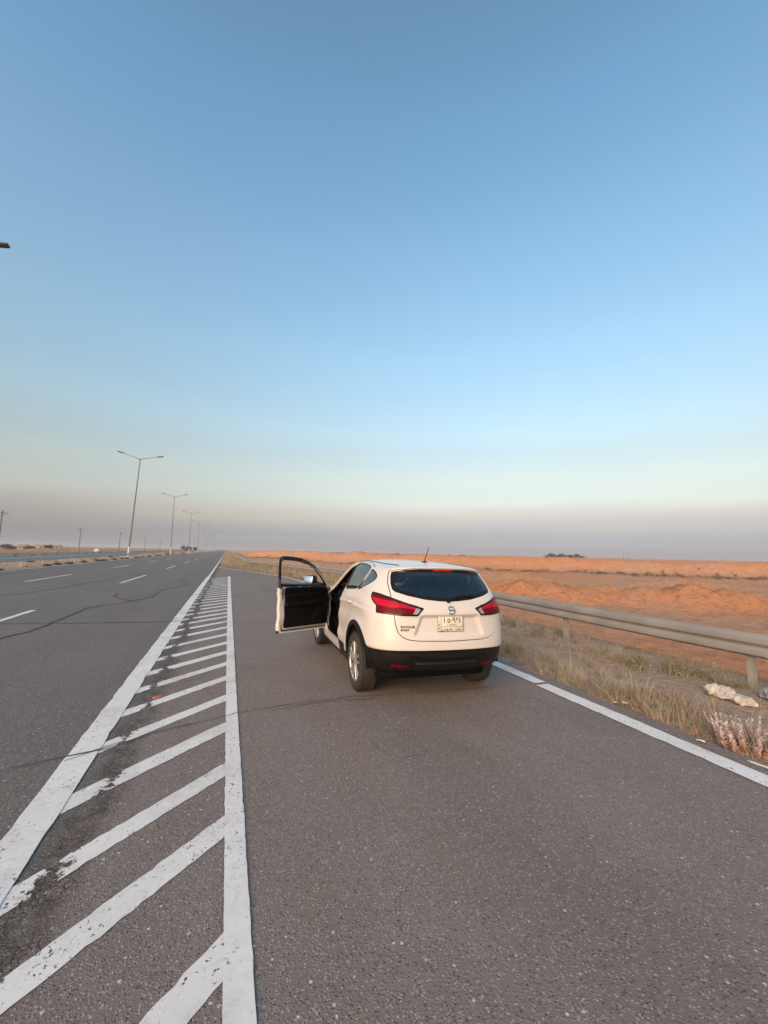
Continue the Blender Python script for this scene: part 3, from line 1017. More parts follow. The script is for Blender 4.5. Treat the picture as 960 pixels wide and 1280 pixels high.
def sdf(P, poly):
    """signed distance of points (n,2) to a closed polygon, negative inside"""
    poly = np.asarray(poly, float)
    best = np.full(len(P), 1e9); ins = np.zeros(len(P), bool)
    x, y = P[:, 0], P[:, 1]
    for (ax, ay), (bx, by) in zip(poly, np.roll(poly, -1, 0)):
        ex, ey = bx - ax, by - ay
        t = np.clip(((x - ax) * ex + (y - ay) * ey) / (ex * ex + ey * ey + 1e-12), 0, 1)
        best = np.minimum(best, np.hypot(x - ax - ex * t, y - ay - ey * t))
        cr = ((ay > y) != (by > y)) & (x < (bx - ax) * (y - ay) / ((by - ay) + 1e-15) + ax)
        ins ^= cr
    return np.where(ins, -best, best)


def rounded(poly, it=2, keep=()):
    P = [np.array(p, float) for p in poly]
    for _ in range(it):
        Q = []
        for a, b in zip(P, P[1:] + P[:1]):
            Q += [a * 0.8 + b * 0.2, a * 0.2 + b * 0.8]
        P = Q
    return np.array(P)


def mirrored(half):
    """half outline (x>=0) starting and ending on x=0 -> full outline"""
    return np.array(list(half) + [(-x, z) for x, z in half[::-1] if x > 1e-6])


FD = [(1.78, .385), (1.86, .405), (1.885, .60), (1.895, .85), (1.88, 1.02), (1.82, 1.085), (1.71, 1.180), (1.56, 1.300), (1.41, 1.405), (1.26, 1.474), (1.11, 1.515), (.96, 1.534), (.85, 1.540), (.735, 1.541),
      (.795, 1.32), (.85, 1.10), (.875, .85), (.875, .55), (.86, .40), (.89, .385)]
RD = [(.86, .34), (.875, .55), (.875, .85), (.85, 1.10), (.795, 1.32), (.735, 1.541), (.40, 1.541), (.10, 1.526), (-.06, 1.49), (.03, 1.33), (.13, 1.22), (.17, 1.05), (.27, .90), (.40, .74), (.455, .6), (.48, .45), (.50, .34)]
FW = [(1.70, 1.118), (1.54, 1.265), (1.39, 1.374), (1.24, 1.450), (1.09, 1.492), (.94, 1.513), (.775, 1.518), (.765, 1.516), (.822, 1.30), (.875, 1.135), (1.3, 1.118)]
RW = [(.80, 1.158), (.765, 1.32), (.715, 1.514), (.40, 1.509), (.12, 1.490), (.01, 1.458), (.10, 1.285), (.16, 1.213), (.45, 1.183)]
QW = [(-.03, 1.455), (-.16, 1.437), (-.285, 1.40), (-.335, 1.36), (-.24, 1.305), (-.08, 1.250), (.06, 1.212), (.115, 1.203), (.055, 1.28)]
REAR_GLASS = mirrored([(0, 1.500), (.29, 1.496), (.485, 1.476), (.588, 1.453), (.612, 1.40), (.632, 1.32), (.632, 1.262), (.607, 1.236), (.485, 1.200), (.29, 1.162), (.12, 1.146), (0, 1.143)])
GATE = mirrored([(0, 1.507), (.30, 1.503), (.495, 1.483), (.602, 1.463), (.630, 1.405), (.655, 1.33), (.658, 1.26), (.655, 1.17), (.643, 1.0), (.634, .905), (.605, .81), (.56, .765), (.50, .740), (.40, .728), (0, .722)])
LAMP = [(.315, 1.072), (.395, .990), (.64, .990), (.89, 1.003), (.905, 1.078), (.995, 1.122), (1.045, 1.160), (1.055, 1.200), (1.02, 1.216), (.88, 1.206), (.75, 1.182), (.645, 1.156), (.45, 1.104)]
WIND = mirrored([(0, 1.10), (.45, 1.095), (.60, 1.13), (.585, 1.30), (.55, 1.44), (.40, 1.475), (0, 1.485)])


def build_car():
    G, nu, nv = body_surface()
    G = displace(G)
    nV, nU = G.shape[:2]
    du = np.roll(G, -1, 1) - np.roll(G, 1, 1)
    dv = np.gradient(G, axis=0)
    N = np.cross(du, dv); N /= np.maximum(np.linalg.norm(N, axis=-1, keepdims=True), 1e-9)
    flip = ((G - np.array([0, 1.2, 0.8])) * N).sum(-1).mean() < 0
    if flip: N = -N
    N[-1] = (0, 0, 1)
    row = G[4 * nv]
    step = np.linalg.norm(np.roll(row, -1, 0) - row, axis=1)
    cum = np.concatenate([[0], np.cumsum(step)])
    S_arc = np.minimum(cum[:-1], cum[-1] - cum[:-1]) * np.where(row[:, 0] < 0, -1, 1)
    A = np.concatenate([G, N, np.broadcast_to(S_arc[None, :, None], (nV, nU, 1))], -1).reshape(-1, 7)
    i = np.arange(nV - 1)[:, None]; j = np.arange(nU)[None, :]; j2 = (j + 1) % nU
    a, b, c, d = i * nU + j, i * nU + j2, (i + 1) * nU + j2, (i + 1) * nU + j
    F = np.concatenate([np.stack([a, b, c], -1).reshape(-1, 3), np.stack([a, c, d], -1).reshape(-1, 3)])
    if flip: F = F[:, ::-1]
    # weld the ridge
    key = np.round(A[:, :3], 5)
    _, first, inv = np.unique(key, axis=0, return_index=True, return_inverse=True)
    A = A[first]; F = inv.reshape(-1)[F]
    F = F[(F[:, 0] != F[:, 1]) & (F[:, 1] != F[:, 2]) & (F[:, 0] != F[:, 2])]
    body = Skin(A, F).compact()
    full = body

    def dside(sk, poly, sgn):
        return np.maximum(sdf(sk.A[:, 1:3], poly), 0.35 - sgn * sk.A[:, 0])

    def drear(sk, poly, ymax=-0.2):
        return np.maximum(sdf(sk.A[:, [0, 2]], poly), sk.A[:, 1] - ymax)

    def darc(sk, poly, ymax=0.3):
        return np.maximum(sdf(sk.A[:, [6, 2]], poly), sk.A[:, 1] - ymax)

    car = empty('crossover_car', CAR_LOC, CAR_ROT, 'white crossover car parked in the lay-by with its driver door wide open', 'car')

    car.rotation_euler = (0, LEAN, CAR_ROT)

    def part(name, sk, mat, parent=None, rim=0.0, back=False, origin=None):
        V, Fc, Nn = sk.data(rim, back)
        if origin is not None: V = V - np.array(origin)
        return np_mesh(name, V, Fc, mat, parent or car, True, Nn)

    GAP = 0.0042
    # wheel openings
    lips = []
    for yc in (0.0, WHEELBASE):
        dw = np.where(np.abs(body.A[:, 0]) > 0.45, np.hypot(body.A[:, 1] - yc + .085, (body.A[:, 2] - 0.345) * 0.98) - 0.425, 1.0)
        _, body = body.cut(dw)
        for sgn in (-1, 1):
            dl = np.maximum(np.hypot(body.A[:, 1] - yc + .10, (body.A[:, 2] - 0.345) * 0.98) - 0.485, 0.35 - sgn * body.A[:, 0])
            lip, body = body.cut(dl)
            lips.append(lip)
    # tail lamps (before the tailgate: they straddle its seam)
    for sgn in (-1, 1):
        poly = np.array(LAMP) * np.array([sgn, 1])
        lamp, body = body.cut(darc(body, poly))
        lamp = lamp.offset(0.006)
        inner, frame = lamp.cut(darc(lamp, poly) + 0.019)
        gl = np.abs(inner.A[:, 6] - sgn * 0.645) - 0.004
        gapstrip, inner = inner.cut(gl)
        tip = sgn * inner.A[:, 6] - (0.445 + (inner.A[:, 2] - 1.03) * -0.55)
        clear, red = inner.cut(tip)
        dpt = np.minimum(sgn * red.A[:, 6] - 0.80 - (1.09 - red.A[:, 2]) * 0.9, 1)
        sA = sgn * red.A[:, 6]
        ridge = 1.135 + 0.085 * (sA - 0.80)                 # a bright bar runs through the middle of the dark lens
        lo, outer = red.cut(np.abs(red.A[:, 2] - ridge + 0.020) - (0.022 + 0.012 * (sA > 0.65)))
        lampo = part('tail_light', Skin(np.vstack([frame.A, gapstrip.A]), np.vstack([frame.F, gapstrip.F + len(frame.A)])), M['gloss_black'], rim=0.03)
        part('red_lens', outer.offset(-0.002), M['deep_red_lens'], lampo)
        part('red_lens', lo.offset(-0.002), M['red_lens'], lampo)
        part('clear_lens', clear.offset(-0.002), M['clear_lens'], lampo)
    # black lower bumper and cladding
    zt = lambda s: np.interp(np.abs(s), [0, .55, .85, 1.05, 1.3], [.628, .626, .616, .606, .600])
    dcl = np.where(body.A[:, 1] < 0.2, body.A[:, 2] - zt(body.A[:, 6]), 1.0)
    bumper, body = body.cut(dcl)
    drf = [darc(bumper, [(s * .475, .452), (s * .675, .470), (s * .675, .425), (s * .50, .412)]) for s in (-1, 1)]
    for k in range(2):
        dd = darc(bumper, [((-1, 1)[k] * .475, .452), ((-1, 1)[k] * .70, .470), ((-1, 1)[k] * .70, .425), ((-1, 1)[k] * .50, .415)])
        rf, bumper = bumper.cut(dd)
        part('reflector', rf.offset(0.003), M['deep_red_lens'], None, 0.01)
    fb, body = body.cut(np.where(body.A[:, 1] > 2.7, body.A[:, 2] - 0.46, 1.0))
    ob = part('rear_bumper', bumper, M['black_plastic'], rim=0.03)
    part('front_bumper', fb, M['black_plastic'], rim=0.03)
    for lip in lips:
        part('wheel_arch', lip.offset(0.008), M['black_plastic'], rim=0.06)
    # tailgate and its glass
    gate, body = body.cut(drear(body, GATE) + GAP)
    gate_gap, body = body.cut(drear(body, GATE) - GAP)
    win, gate = gate.cut(drear(gate, REAR_GLASS))
    gateo = part('tailgate', gate, M['car_paint'], rim=0.018)
    gl_in, frit = win.cut(drear(win, REAR_GLASS) + 0.042)
    hm, frit = frit.cut(drear(frit, [(-.125, 1.498), (.125, 1.498), (.12, 1.474), (-.12, 1.474)]))
    part('rear_window', gl_in.offset(-0.004), M['dark_glass'], gateo)
    part('window_surround', frit.offset(-0.003), M['gloss_black'], gateo, 0.01)
    part('brake_light', hm.offset(0.002), M['red_lens'], gateo, 0.01)
    # doors, both sides
    pieces = []
    for sgn in (-1, 1):
        for kind, poly, wpoly in (('front', FD, FW), ('rear', RD, RW)):
            P = np.array(poly)
            door, body = body.cut(dside(body, P, sgn) + GAP)
            _, body = body.cut(dside(body, P, sgn) - GAP)
            if kind == 'front' and sgn < 0:
                # the sill stays on the body under the open door
                pass
            wp = np.array(wpoly) if kind == 'front' else rounded(wpoly, 1)
            wpc, skin = door.cut(dside(door, wp, sgn))
            skin_low, skin = skin.cut(skin.A[:, 2] - (0.43 if kind == 'rear' else 0.430))
            # black frame around the glass
            fr, skin = skin.cut(np.where(skin.A[:, 2] > 1.10, dside(skin, wp, sgn) - (0.022 if kind == 'front' else 0.016), 1.0))
            pieces.append((sgn, kind, skin, skin_low, wpc, fr, wp))
        q = rounded(QW, 1)
        qw, body = body.cut(dside(body, q, sgn))
        trim, body = body.cut(dside(body, q, sgn) - 0.014)
        qo = part('quarter_window', qw.offset(-0.004), M['side_glass'])
        part('window_frame', trim.offset(0.001), M['gloss_black'], qo, 0.015)
    # windscreen, nose
    ws, body = body.cut(np.maximum(sdf(body.A[:, [0, 2]], WIND), 0.9 - body.A[:, 1]))
    part('windscreen', ws.offset(-0.004), M['clear_glass'])
    for sgn in (-1, 1):
        hp = [(sgn * a, b) for a, b in ((.42, .80), (.80, .86), (.86, .78), (.78, .70), (.50, .70))]
        hl, body = body.cut(np.maximum(sdf(body.A[:, [0, 2]], hp), 2.7 - body.A[:, 1]))
        part('headlight', hl, M['clear_lens'], rim=0.02)
    gr, body = body.cut(np.maximum(sdf(body.A[:, [0, 2]], [(-.38, .82), (.38, .82), (.30, .58), (-.30, .58)]), 3.0 - body.A[:, 1]))
    part('grille', gr, M['gloss_black'], rim=0.02)
    for sgn in (-1, 1):
        sill, body = body.cut(np.where((body.A[:, 1] > 0.3) & (body.A[:, 1] < 2.4) & (sgn * body.A[:, 0] > 0), body.A[:, 2] - np.where(body.A[:, 1] < 0.88, 0.352, 0.262), 1.0))
        part('sill_cladding', sill, M['black_plastic'], rim=0.03)
    part('body', body, M['car_paint'], rim=0.035)
    # inner lining seen through the glass
    lin = full
    for sgn in (-1, 1):
        for w in (rounded(FD, 1), rounded(RW, 1), rounded(QW, 1), rounded(FW, 1)):
            if (w is not None) and not (sgn > 0 and len(w) == len(rounded(FD, 1))):
                _, lin = lin.cut(dside(lin, w, sgn))
    _, lin = lin.cut(drear(lin, REAR_GLASS) + 0.03)
    _, lin = lin.cut(np.maximum(sdf(lin.A[:, [0, 2]], WIND), 0.9 - lin.A[:, 1]))
    _, lin = lin.cut(lin.A[:, 2] - 0.62)
    _, lin = lin.cut(np.where(lin.A[:, 1] > 2.2, lin.A[:, 1] - 9, 1.0))
    part('interior_lining', lin.offset(-0.05), M['interior'])

    # doors as parts
    for (sgn, kind, skin, low, wpc, fr, wp) in pieces:
        opened = (sgn < 0 and kind == 'front')
        org = (-0.760, 1.880, 0.0) if opened else (0, 0, 0)
        do = part('door', skin, M['car_paint'], None, 0.0 if opened else 0.03, False, org if opened else None)
        part('door_cladding', low.offset(0.004), M['black_plastic'], do, 0.03 if not opened else 0.07, False, org)
        g = None if opened else part('window', wpc.offset(-0.006), M['side_glass'], do, 0, False, org)
        part('window_frame', fr.offset(0.002), M['gloss_black'], do, 0.03 if not opened else 0.045, opened, org)
        hy, hz = (1.00, 1.00) if kind == 'front' else (.24, 1.03)
        m = MB()
        sx = 0.905 * sgn
        m.tube([(sx - .02 * sgn, hy - .10, hz), (sx + .012 * sgn, hy - .07, hz + .003), (sx + .012 * sgn, hy + .07, hz), (sx - .02 * sgn, hy + .10, hz - .003)], [.009, .012, .012, .009], 10)
        if opened: bmesh.ops.translate(m.bm, vec=(-org[0], -org[1], 0), verts=m.bm.verts)
        m.build('handle', M['car_paint'], do)
        if kind == 'front':
            # mirror
            m = MB()
            cx_, cy_, cz_ = sgn * 1.035, 1.64, 1.165
            m.box((cx_, cy_, cz_), (.235, .115, .155), bevel=.045, seg=4)
            m.tube([(sgn * .84, 1.71, 1.09), (sgn * .91, 1.69, 1.11), (sgn * .99, 1.66, 1.14)], [.035, .03, .03], 10)
            if opened: bmesh.ops.translate(m.bm, vec=(-org[0], -org[1], 0), verts=m.bm.verts)
            m.build('mirror', M['gloss_black'], do)
            m = MB()
            m.box((cx_, cy_ - .064, cz_), (.195, .012, .125), rx=R(-9), rz=R(-6 * sgn), bevel=.0055, seg=2)
            if opened: bmesh.ops.translate(m.bm, vec=(-org[0], -org[1], 0), verts=m.bm.verts)
            m.build('mirror_glass', M['mirror'], do)
        if opened:
            # inner face of the open door: white flange, rubber seal, black trim panel
            both = Skin(np.vstack([skin.A, low.A]), np.vstack([skin.F, low.F + len(skin.A)]))
            inn = both.offset(-0.075)
            P = np.array(FD)
            din = dside(inn, P, sgn)
            dwin = dside(inn, wp, sgn)
            trimd = np.maximum(din + 0.085, -(dwin - 0.0)); trimd = np.maximum(trimd, inn.A[:, 2] - 1.075)
            trim, rest = inn.cut(trimd)
            dr_ = dside(rest, P, sgn)
            seald = np.where(rest.A[:, 2] > 1.06, -0.030 - dr_, np.abs(dr_ + 0.050) - 0.010)
            seal, rest = rest.cut(seald)
            flip_ = lambda s: Skin(np.hstack([s.A[:, :3], -s.A[:, 3:6], s.A[:, 6:]]), s.F[:, ::-1])
            part('door_flange', flip_(rest), M['car_paint'], do, -0.0, False, org)
            s_lo, s_up = seal.cut(seal.A[:, 2] - 1.06)
            part('door_seal', flip_(s_lo).offset(0.012), M['rubber'], do, 0.012, False, org)
            part('frame_seal', flip_(s_up).offset(0.004), M['rubber'], do, 0.006, False, org)
            part('door_panel', flip_(trim).offset(0.030), M['interior'], do, 0.030, False, org)
            # rim between outer skin and inner face
            Bq = skin.boundary(); keep = []
            ap, bp = skin.A[Bq[:, 0]], skin.A[Bq[:, 1]]
            q = np.stack([ap[:, :3], bp[:, :3], bp[:, :3] - bp[:, 3:6] * .075, ap[:, :3] - ap[:, 3:6] * .075], 1) - np.array(org)
            lowq = q[:, :, 2].mean(1) < 1.06
            for sel, mt in ((lowq, M['car_paint']), (~lowq, M['rubber'])):
                qq = q[sel]
                if len(qq): np_mesh('door_edge', qq.reshape(-1, 3), np.arange(len(qq) * 4).reshape(-1, 4), mt, do, False)
            # armrest, grab handle and speaker ring on the trim panel
            m = MB()
            m.box((-.765 - org[0], 1.26 - org[1], .82), (.10, .62, .055), bevel=.022, seg=3)
            m.box((-.752 - org[0], 1.28 - org[1], .95), (.030, .62, .05), bevel=.015, seg=2)
            m.build('armrest', M['interior'], do)
            m = MB(); m.lathe_x([(.0, .012), (.085, .012), (.095, .004), (.095, -.02)], 32, (-.750 - org[0], 1.57 - org[1], .58))
            m.build('speaker_grille', M['interior'], do)
            do.location = org
            do.rotation_euler = (0, R(-2), DOOR_ANGLE)
            do.scale = (1, 1, 1.02)
            do['label'] = 'driver door swung wide open showing its black trim'

    # wheels
    def wheel(x, y, sgn, steer=0.0):
        prof = [(.236, -.075), (.244, -.098), (.268, -.106), (.300, -.104), (.327, -.094), (.341, -.076), (.346, -.045), (.347, 0), (.346, .045), (.341, .076), (.327, .094), (.300, .104), (.268, .106), (.244, .098), (.236, .075)]
        w = empty('wheel', (x * math.cos(LEAN) - .345 * math.sin(LEAN), y, x * math.sin(LEAN) + .345 * math.cos(LEAN)), steer)
        w.rotation_euler = (0, -LEAN, steer)
        w.parent = car
        m = MB(); m.lathe_x([(r, t * sgn) for r, t in prof], 64)
        # tread grooves and shoulder blocks
        ty = m.build('tyre', M['rubber'], w)
        tr = MB(); tr.bm.from_mesh(ty.data)
        for k in range(56):
            a = 2 * PI * k / 56
            for s2 in (-1, 1):
                tr.box((s2 * .068, .3445 * math.cos(a), .3445 * math.sin(a)), (.042, .030, .006), rx=a + PI / 2 + .12 * s2)
        bmesh.ops.recalc_face_normals(tr.bm, faces=tr.bm.faces); tr.bm.to_mesh(ty.data); tr.bm.free(); ty.data.shade_smooth(); ty.data.set_sharp_from_angle(angle=R(35))
        m = MB()
        m.lathe_x([(.240, .072), (.240, .090), (.228, .094), (.220, .080), (.190, .045), (.175, .030), (.05, .028), (.0, .028)] if sgn > 0 else [(.240, -.072), (.240, -.090), (.228, -.094), (.220, -.080), (.190, -.045), (.175, -.030), (.05, -.028), (.0, -.028)], 64)
        rim = m.build('rim', M['dark_metal'], w)
        m = MB()
        m.lathe_x([(.240, .074 * sgn), (.2405, .092 * sgn), (.226, .096 * sgn), (.215, .082 * sgn)], 64)
        for k in range(5):
            for off in (-.155, .155):
                a = 2 * PI * k / 5 + off + .3
                p = []
                for rr, xx in ((.045, .074), (.10, .082), (.16, .086), (.222, .086)):
                    aa = a + off * (.9 - rr * 3.2)
                    p.append((xx * sgn, rr * math.cos(aa), rr * math.sin(aa)))
                m.tube(p, [.021, .016, .0145, .017], 8)
        m.lathe_x([(.052, .060 * sgn), (.054, .084 * sgn), (.045, .094 * sgn), (.03, .097 * sgn), (0, .097 * sgn)], 32)
        m.build('spokes', M['alloy'], w)
        m = MB()
        m.lathe_x([(.15, -.02 * sgn), (.15, .012 * sgn), (.0, .012 * sgn)], 40)
        m.build('brake_disc', M['rust_disc'], w)
        m = MB()
        m.lathe_x([(.238, -.080 * sgn), (.20, -.07 * sgn), (.17, -.02 * sgn), (.0, -.02 * sgn)], 40)
        m.build('wheel_back', M['dark_metal'], w)
        return w
    wheel(-.765, -.01, -1); wheel(.795, -.03, 1)
    wheel(-.780, WHEELBASE, -1, R(3)); wheel(.780, WHEELBASE, 1, R(3))
    # arch liners, floor pan, axle, exhaust
    for sx in (-1, 1):
        for yc in (0, WHEELBASE):
            m = MB(); n = 20; Vv = []
            for k in range(n + 1):
                a = 0.05 + (PI - .1) * k / n
                for xx in (.60, .865):
                    Vv.append(m.bm.verts.new((sx * xx, yc - .085 + .428 * math.cos(a), .345 + .428 * math.sin(a))))
            for k in range(n):
                m.bm.faces.new((Vv[2 * k], Vv[2 * k + 1], Vv[2 * k + 3], Vv[2 * k + 2]))
            inner = [Vv[2 * k] for k in range(n + 1)]
            m.bm.faces.new(inner)
            m.build('arch_liner', M['interior'], car)
    m = MB()
    m.box((0, 1.40, .27), (1.40, 3.7, .12), bevel=.03)
    m.build('underbody', M['interior'], car)
    m = MB(); m.tube([(-.72, 0, .33), (-.4, .05, .30), (.4, .05, .30), (.72, 0, .33)], .035, 10); m.build('rear_axle', M['dark_metal'], car)
    m = MB(); m.box((.18, -.48, .38), (.62, .24, .13), bevel=.05, seg=3); m.tube([(-.15, -.50, .38), (-.50, -.55, .38), (-.58, -.66, .375), (-.60, -.76, .35)], .020, 12); m.build('exhaust', M['interior'], car)
    # interior
    m = MB(); m.box((0, 1.68, .94), (1.42, .42, .24), bevel=.08, seg=3); m.box((0, 2.0, .99), (1.36, .48, .08), bevel=.03); m.build('dashboard', M['interior'], car)
    m = MB(); ring = [(-.37 + .185 * math.cos(a), 1.36 - .10 * math.sin(a) * .5, .98 + .18 * math.sin(a)) for a in np.linspace(0, 2 * PI, 33)]; m.tube(ring, .016, 8, False); m.tube([(-.37, 1.37, .98), (-.37, 1.60, .93)], .03, 10); m.tube([(-.54, 1.36, .98), (-.20, 1.36, .98)], .018, 8); m.build('steering_wheel', M['interior'], car)
    for sx in (-.37, .37):
        m = MB(); m.box((sx, .98, .58), (.50, .52, .16), bevel=.06, seg=3); m.box((sx, .70, .92), (.48, .14, .62), rx=R(16), bevel=.06, seg=3)
        st = m.build('seat', M['seat_cloth'], car)
        m = MB(); m.box((sx, .585, 1.31), (.27, .10, .18), rx=R(12), bevel=.045, seg=3); m.tube([(sx - .06, .61, 1.17), (sx - .06, .59, 1.27)], .007, 6); m.tube([(sx + .06, .61, 1.17), (sx + .06, .59, 1.27)], .007, 6); m.build('headrest', M['seat_cloth'], st)
    m = MB(); m.box((0, .12, .58), (1.26, .50, .16), bevel=.06, seg=3); m.box((0, -.16, .86), (1.26, .15, .56), rx=R(18), bevel=.06, seg=3); st = m.build('seat', M['seat_cloth'], car)
    st['label'] = 'wide rear bench seat'
    for sx in (-.40, 0, .40):
        m = MB(); m.box((sx, -.27, 1.20), (.26, .09, .13), rx=R(14), bevel=.04, seg=3); m.tube([(sx - .05, -.25, 1.08), (sx - .05, -.27, 1.18)], .006, 6); m.tube([(sx + .05, -.25, 1.08), (sx + .05, -.27, 1.18)], .006, 6); m.build('headrest', M['seat_cloth'], st)
    m = MB(); m.box((0, -.50, 1.055), (1.22, .36, .02), bevel=.008); m.box((0, .9, .42), (1.36, 2.6, .05), bevel=.01); m.build('parcel_shelf', M['interior'], car)

    # things on the tail: body surface height for a point seen from behind
    from mathutils.bvhtree import BVHTree
    bv = BVHTree.FromPolygons([tuple(v) for v in full.A[:, :3]], [tuple(int(q) for q in f) for f in full.F])

    def on_tail(x, z, lift=0.0):
        h = bv.ray_cast(Vector((x, -3, z)), Vector((0, 1, 0)))
        return h[0] + h[1] * lift, h[1]

    def tail_basis(x, z):
        p, n = on_tail(x, z)
        if n.y > 0: n = -n
        right = Vector((1, 0, 0)); up = n.cross(right).normalized()
        if up.z < 0: up = -up
        right = up.cross(n).normalized()
        if right.x < 0: right = -right
        return p, right, up, n

    def wrap_text(txt, size, mat_, name, parent, x, z, depth, font_sx=1.0, bold=0.0, align='CENTER', lift=0.001, plane=None, shear=0.0):
        cu = bpy.data.curves.new(name, 'FONT')
        cu.body = txt; cu.size = size; cu.align_x = align; cu.align_y = 'CENTER'; cu.extrude = depth; cu.offset = bold; cu.shear = shear
        ob = bpy.data.objects.new(name, cu); COL.objects.link(ob)
        dg = bpy.context.evaluated_depsgraph_get()
        me = bpy.data.meshes.new_from_object(ob.evaluated_get(dg))
        bpy.data.objects.remove(ob); bpy.data.curves.remove(cu)
        p, rt, up, n = plane or tail_basis(x, z)
        for v in me.vertices:
            q = p + rt * (v.co.x * font_sx + (x if plane else 0)) + up * (v.co.y + (z if plane else 0)) + n * (v.co.z + lift + depth)
            v.co = q
        me.materials.clear()
        return me
    # number plate
    p, rt, up, n = tail_basis(0, .905)
    p = p + n * 0.004
    pm = Matrix(((rt.x, up.x, n.x, p.x), (rt.y, up.y, n.y, p.y), (rt.z, up.z, n.z, p.z), (0, 0, 0, 1)))
    m = MB(); m.box((0, 0, .004), (.325, .172, .007), bevel=.003); bmesh.ops.transform(m.bm, matrix=pm, verts=m.bm.verts)
    plate = m.build('licence_plate', M['plate'], car)
    m = MB()
    w, h = .325, .172
    for (cx_, cy_, sx_, sy_) in ((0, h / 2 - .004, w - .004, .005), (0, -h / 2 + .004, w - .004, .005), (-w / 2 + .004, 0, .005, h - .012), (w / 2 - .004, 0, .005, h - .012),
                                 (.022, -.034, w - .054, .0035), (-.118, 0, .0035, h - .012)):
        m.box((cx_, cy_, .0084), (sx_, sy_, .002))
    bmesh.ops.transform(m.bm, matrix=pm, verts=m.bm.verts)
    m.build('plate_border', M['ink'], plate)
    pl = (p + n * .0078, rt, up, n)
    for nm, txt, sz, x_, z_, bd in (('plate_number', '\u0661 \u0665\u0660\u0669\u0664\u0661', .082, .020, .034, .0012),
                                    ('plate_number', '1  5 0 9 4 1', .026, .020, -.014, .0004),
                                    ('plate_word', '\ufef2\ufebb\ufeee\ufebc\ufea7', .040, -.045, -.058, .0006),
                                    ('plate_word', '\ufed2\ufea0\ufee7', .034, .095, -.058, .0005),
                                    ('plate_word', 'I', .030, -.140, .020, .0006), ('plate_word', 'R', .030, -.140, -.014, .0006), ('plate_word', 'Q', .030, -.140, -.050, .0006)):
        me = wrap_text(txt, sz, None, nm, plate, x_, z_, .0006, 1.0, bd, 'CENTER', 0.0, pl)
        link(nm, me, plate, M['ink'])
    # maker's emblem: ring with a bar
    p, rt, up, n = tail_basis(0, 1.050)
    p = p + n * 0.004
    pm = Matrix(((rt.x, up.x, n.x, p.x), (rt.y, up.y, n.y, p.y), (rt.z, up.z, n.z, p.z), (0, 0, 0, 1)))
    m = MB()
    for a0, a1 in ((.18, PI - .18), (PI + .18, 2 * PI - .18)):
        pts = [(.042 * math.cos(a), .042 * math.sin(a), .005) for a in np.linspace(a0, a1, 25)]
        m.tube(pts, [.0045 + .0035 * math.sin((a - a0) / (a1 - a0) * PI) for a in np.linspace(a0, a1, 25)], 10)
    m.box((0, 0, .006), (.106, .018, .007), bevel=.003)
    bmesh.ops.transform(m.bm, matrix=pm, verts=m.bm.verts)
    em = m.build('emblem', M['chrome'], car)
    me = wrap_text('NISSAN', .0165, None, 'emblem_text', em, 0, 0, .0004, 1.25, .0004, 'CENTER', 0.0, (p + n * .0098, rt, up, n))
    link('emblem_text', me, em, M['ink'])
    # model badge, bottom left
    b1 = wrap_text('ROGUE', .036, None, 'badge', car, -.505, .872, .002, 1.30, .0008, 'CENTER', 0.001)
    bo = link('badge', b1, car, M['dark'])
    b2 = wrap_text('SPORT', .026, None, 'badge_text', car, -.535, .838, .002, 1.25, .0010, 'CENTER', 0.001)
    link('badge_text', b2, bo, M['ink'])
    # wiper
    m = MB()
    pw = [on_tail(x, z, .022)[0] for x, z in ((-.02, 1.152), (.10, 1.185), (.22, 1.198), (.33, 1.203))]
    m.tube(pw, [.016, .012, .009, .005], 8)
    pb_ = [on_tail(x, z, .012)[0] for x, z in ((.02, 1.176), (.15, 1.186), (.28, 1.192), (.36, 1.194))]
    m.tube(pb_, .007, 6)
    q0, _, _, n0 = tail_basis(-.01, 1.150)
    m.tube([q0 - n0 * .005, q0 + n0 * .03], [.028, .022], 14)
    m.build('wiper', M['black_plastic'], car)
    # aerial
    m = MB(); m.box((0, -.115, 1.572), (.045, .10, .022), bevel=.010, seg=3); m.tube([(0, -.12, 1.578), (0, -.175, 1.66), (0, -.245, 1.765)], [.0065, .005, .004], 8); m.build('aerial', M['black_plastic'], car)
    # roof mouldings
    def on_roof(x, y):
        h = bv.ray_cast(Vector((x, y, 3)), Vector((0, 0, -1))); return h[0]
    for sx in (-1, 1):
        m = MB()
        pts = [on_roof(sx * np.interp(y, [-.42, 0, .9, 1.15], [.47, .545, .56, .545]), y) + Vector((0, 0, .001)) for y in np.linspace(-.42, 1.15, 26)]
        m.tube(pts, .0065, 6)
        m.build('roof_moulding', M['black_plastic'], car)
    return car


CAR_LOC = (2.405, 5.02, 0.0)
CAR_ROT = R(-2.0)
LEAN = R(0.9)          # the body leans a little towards the verge
DOOR_ANGLE = R(-61)
CAR = build_car()

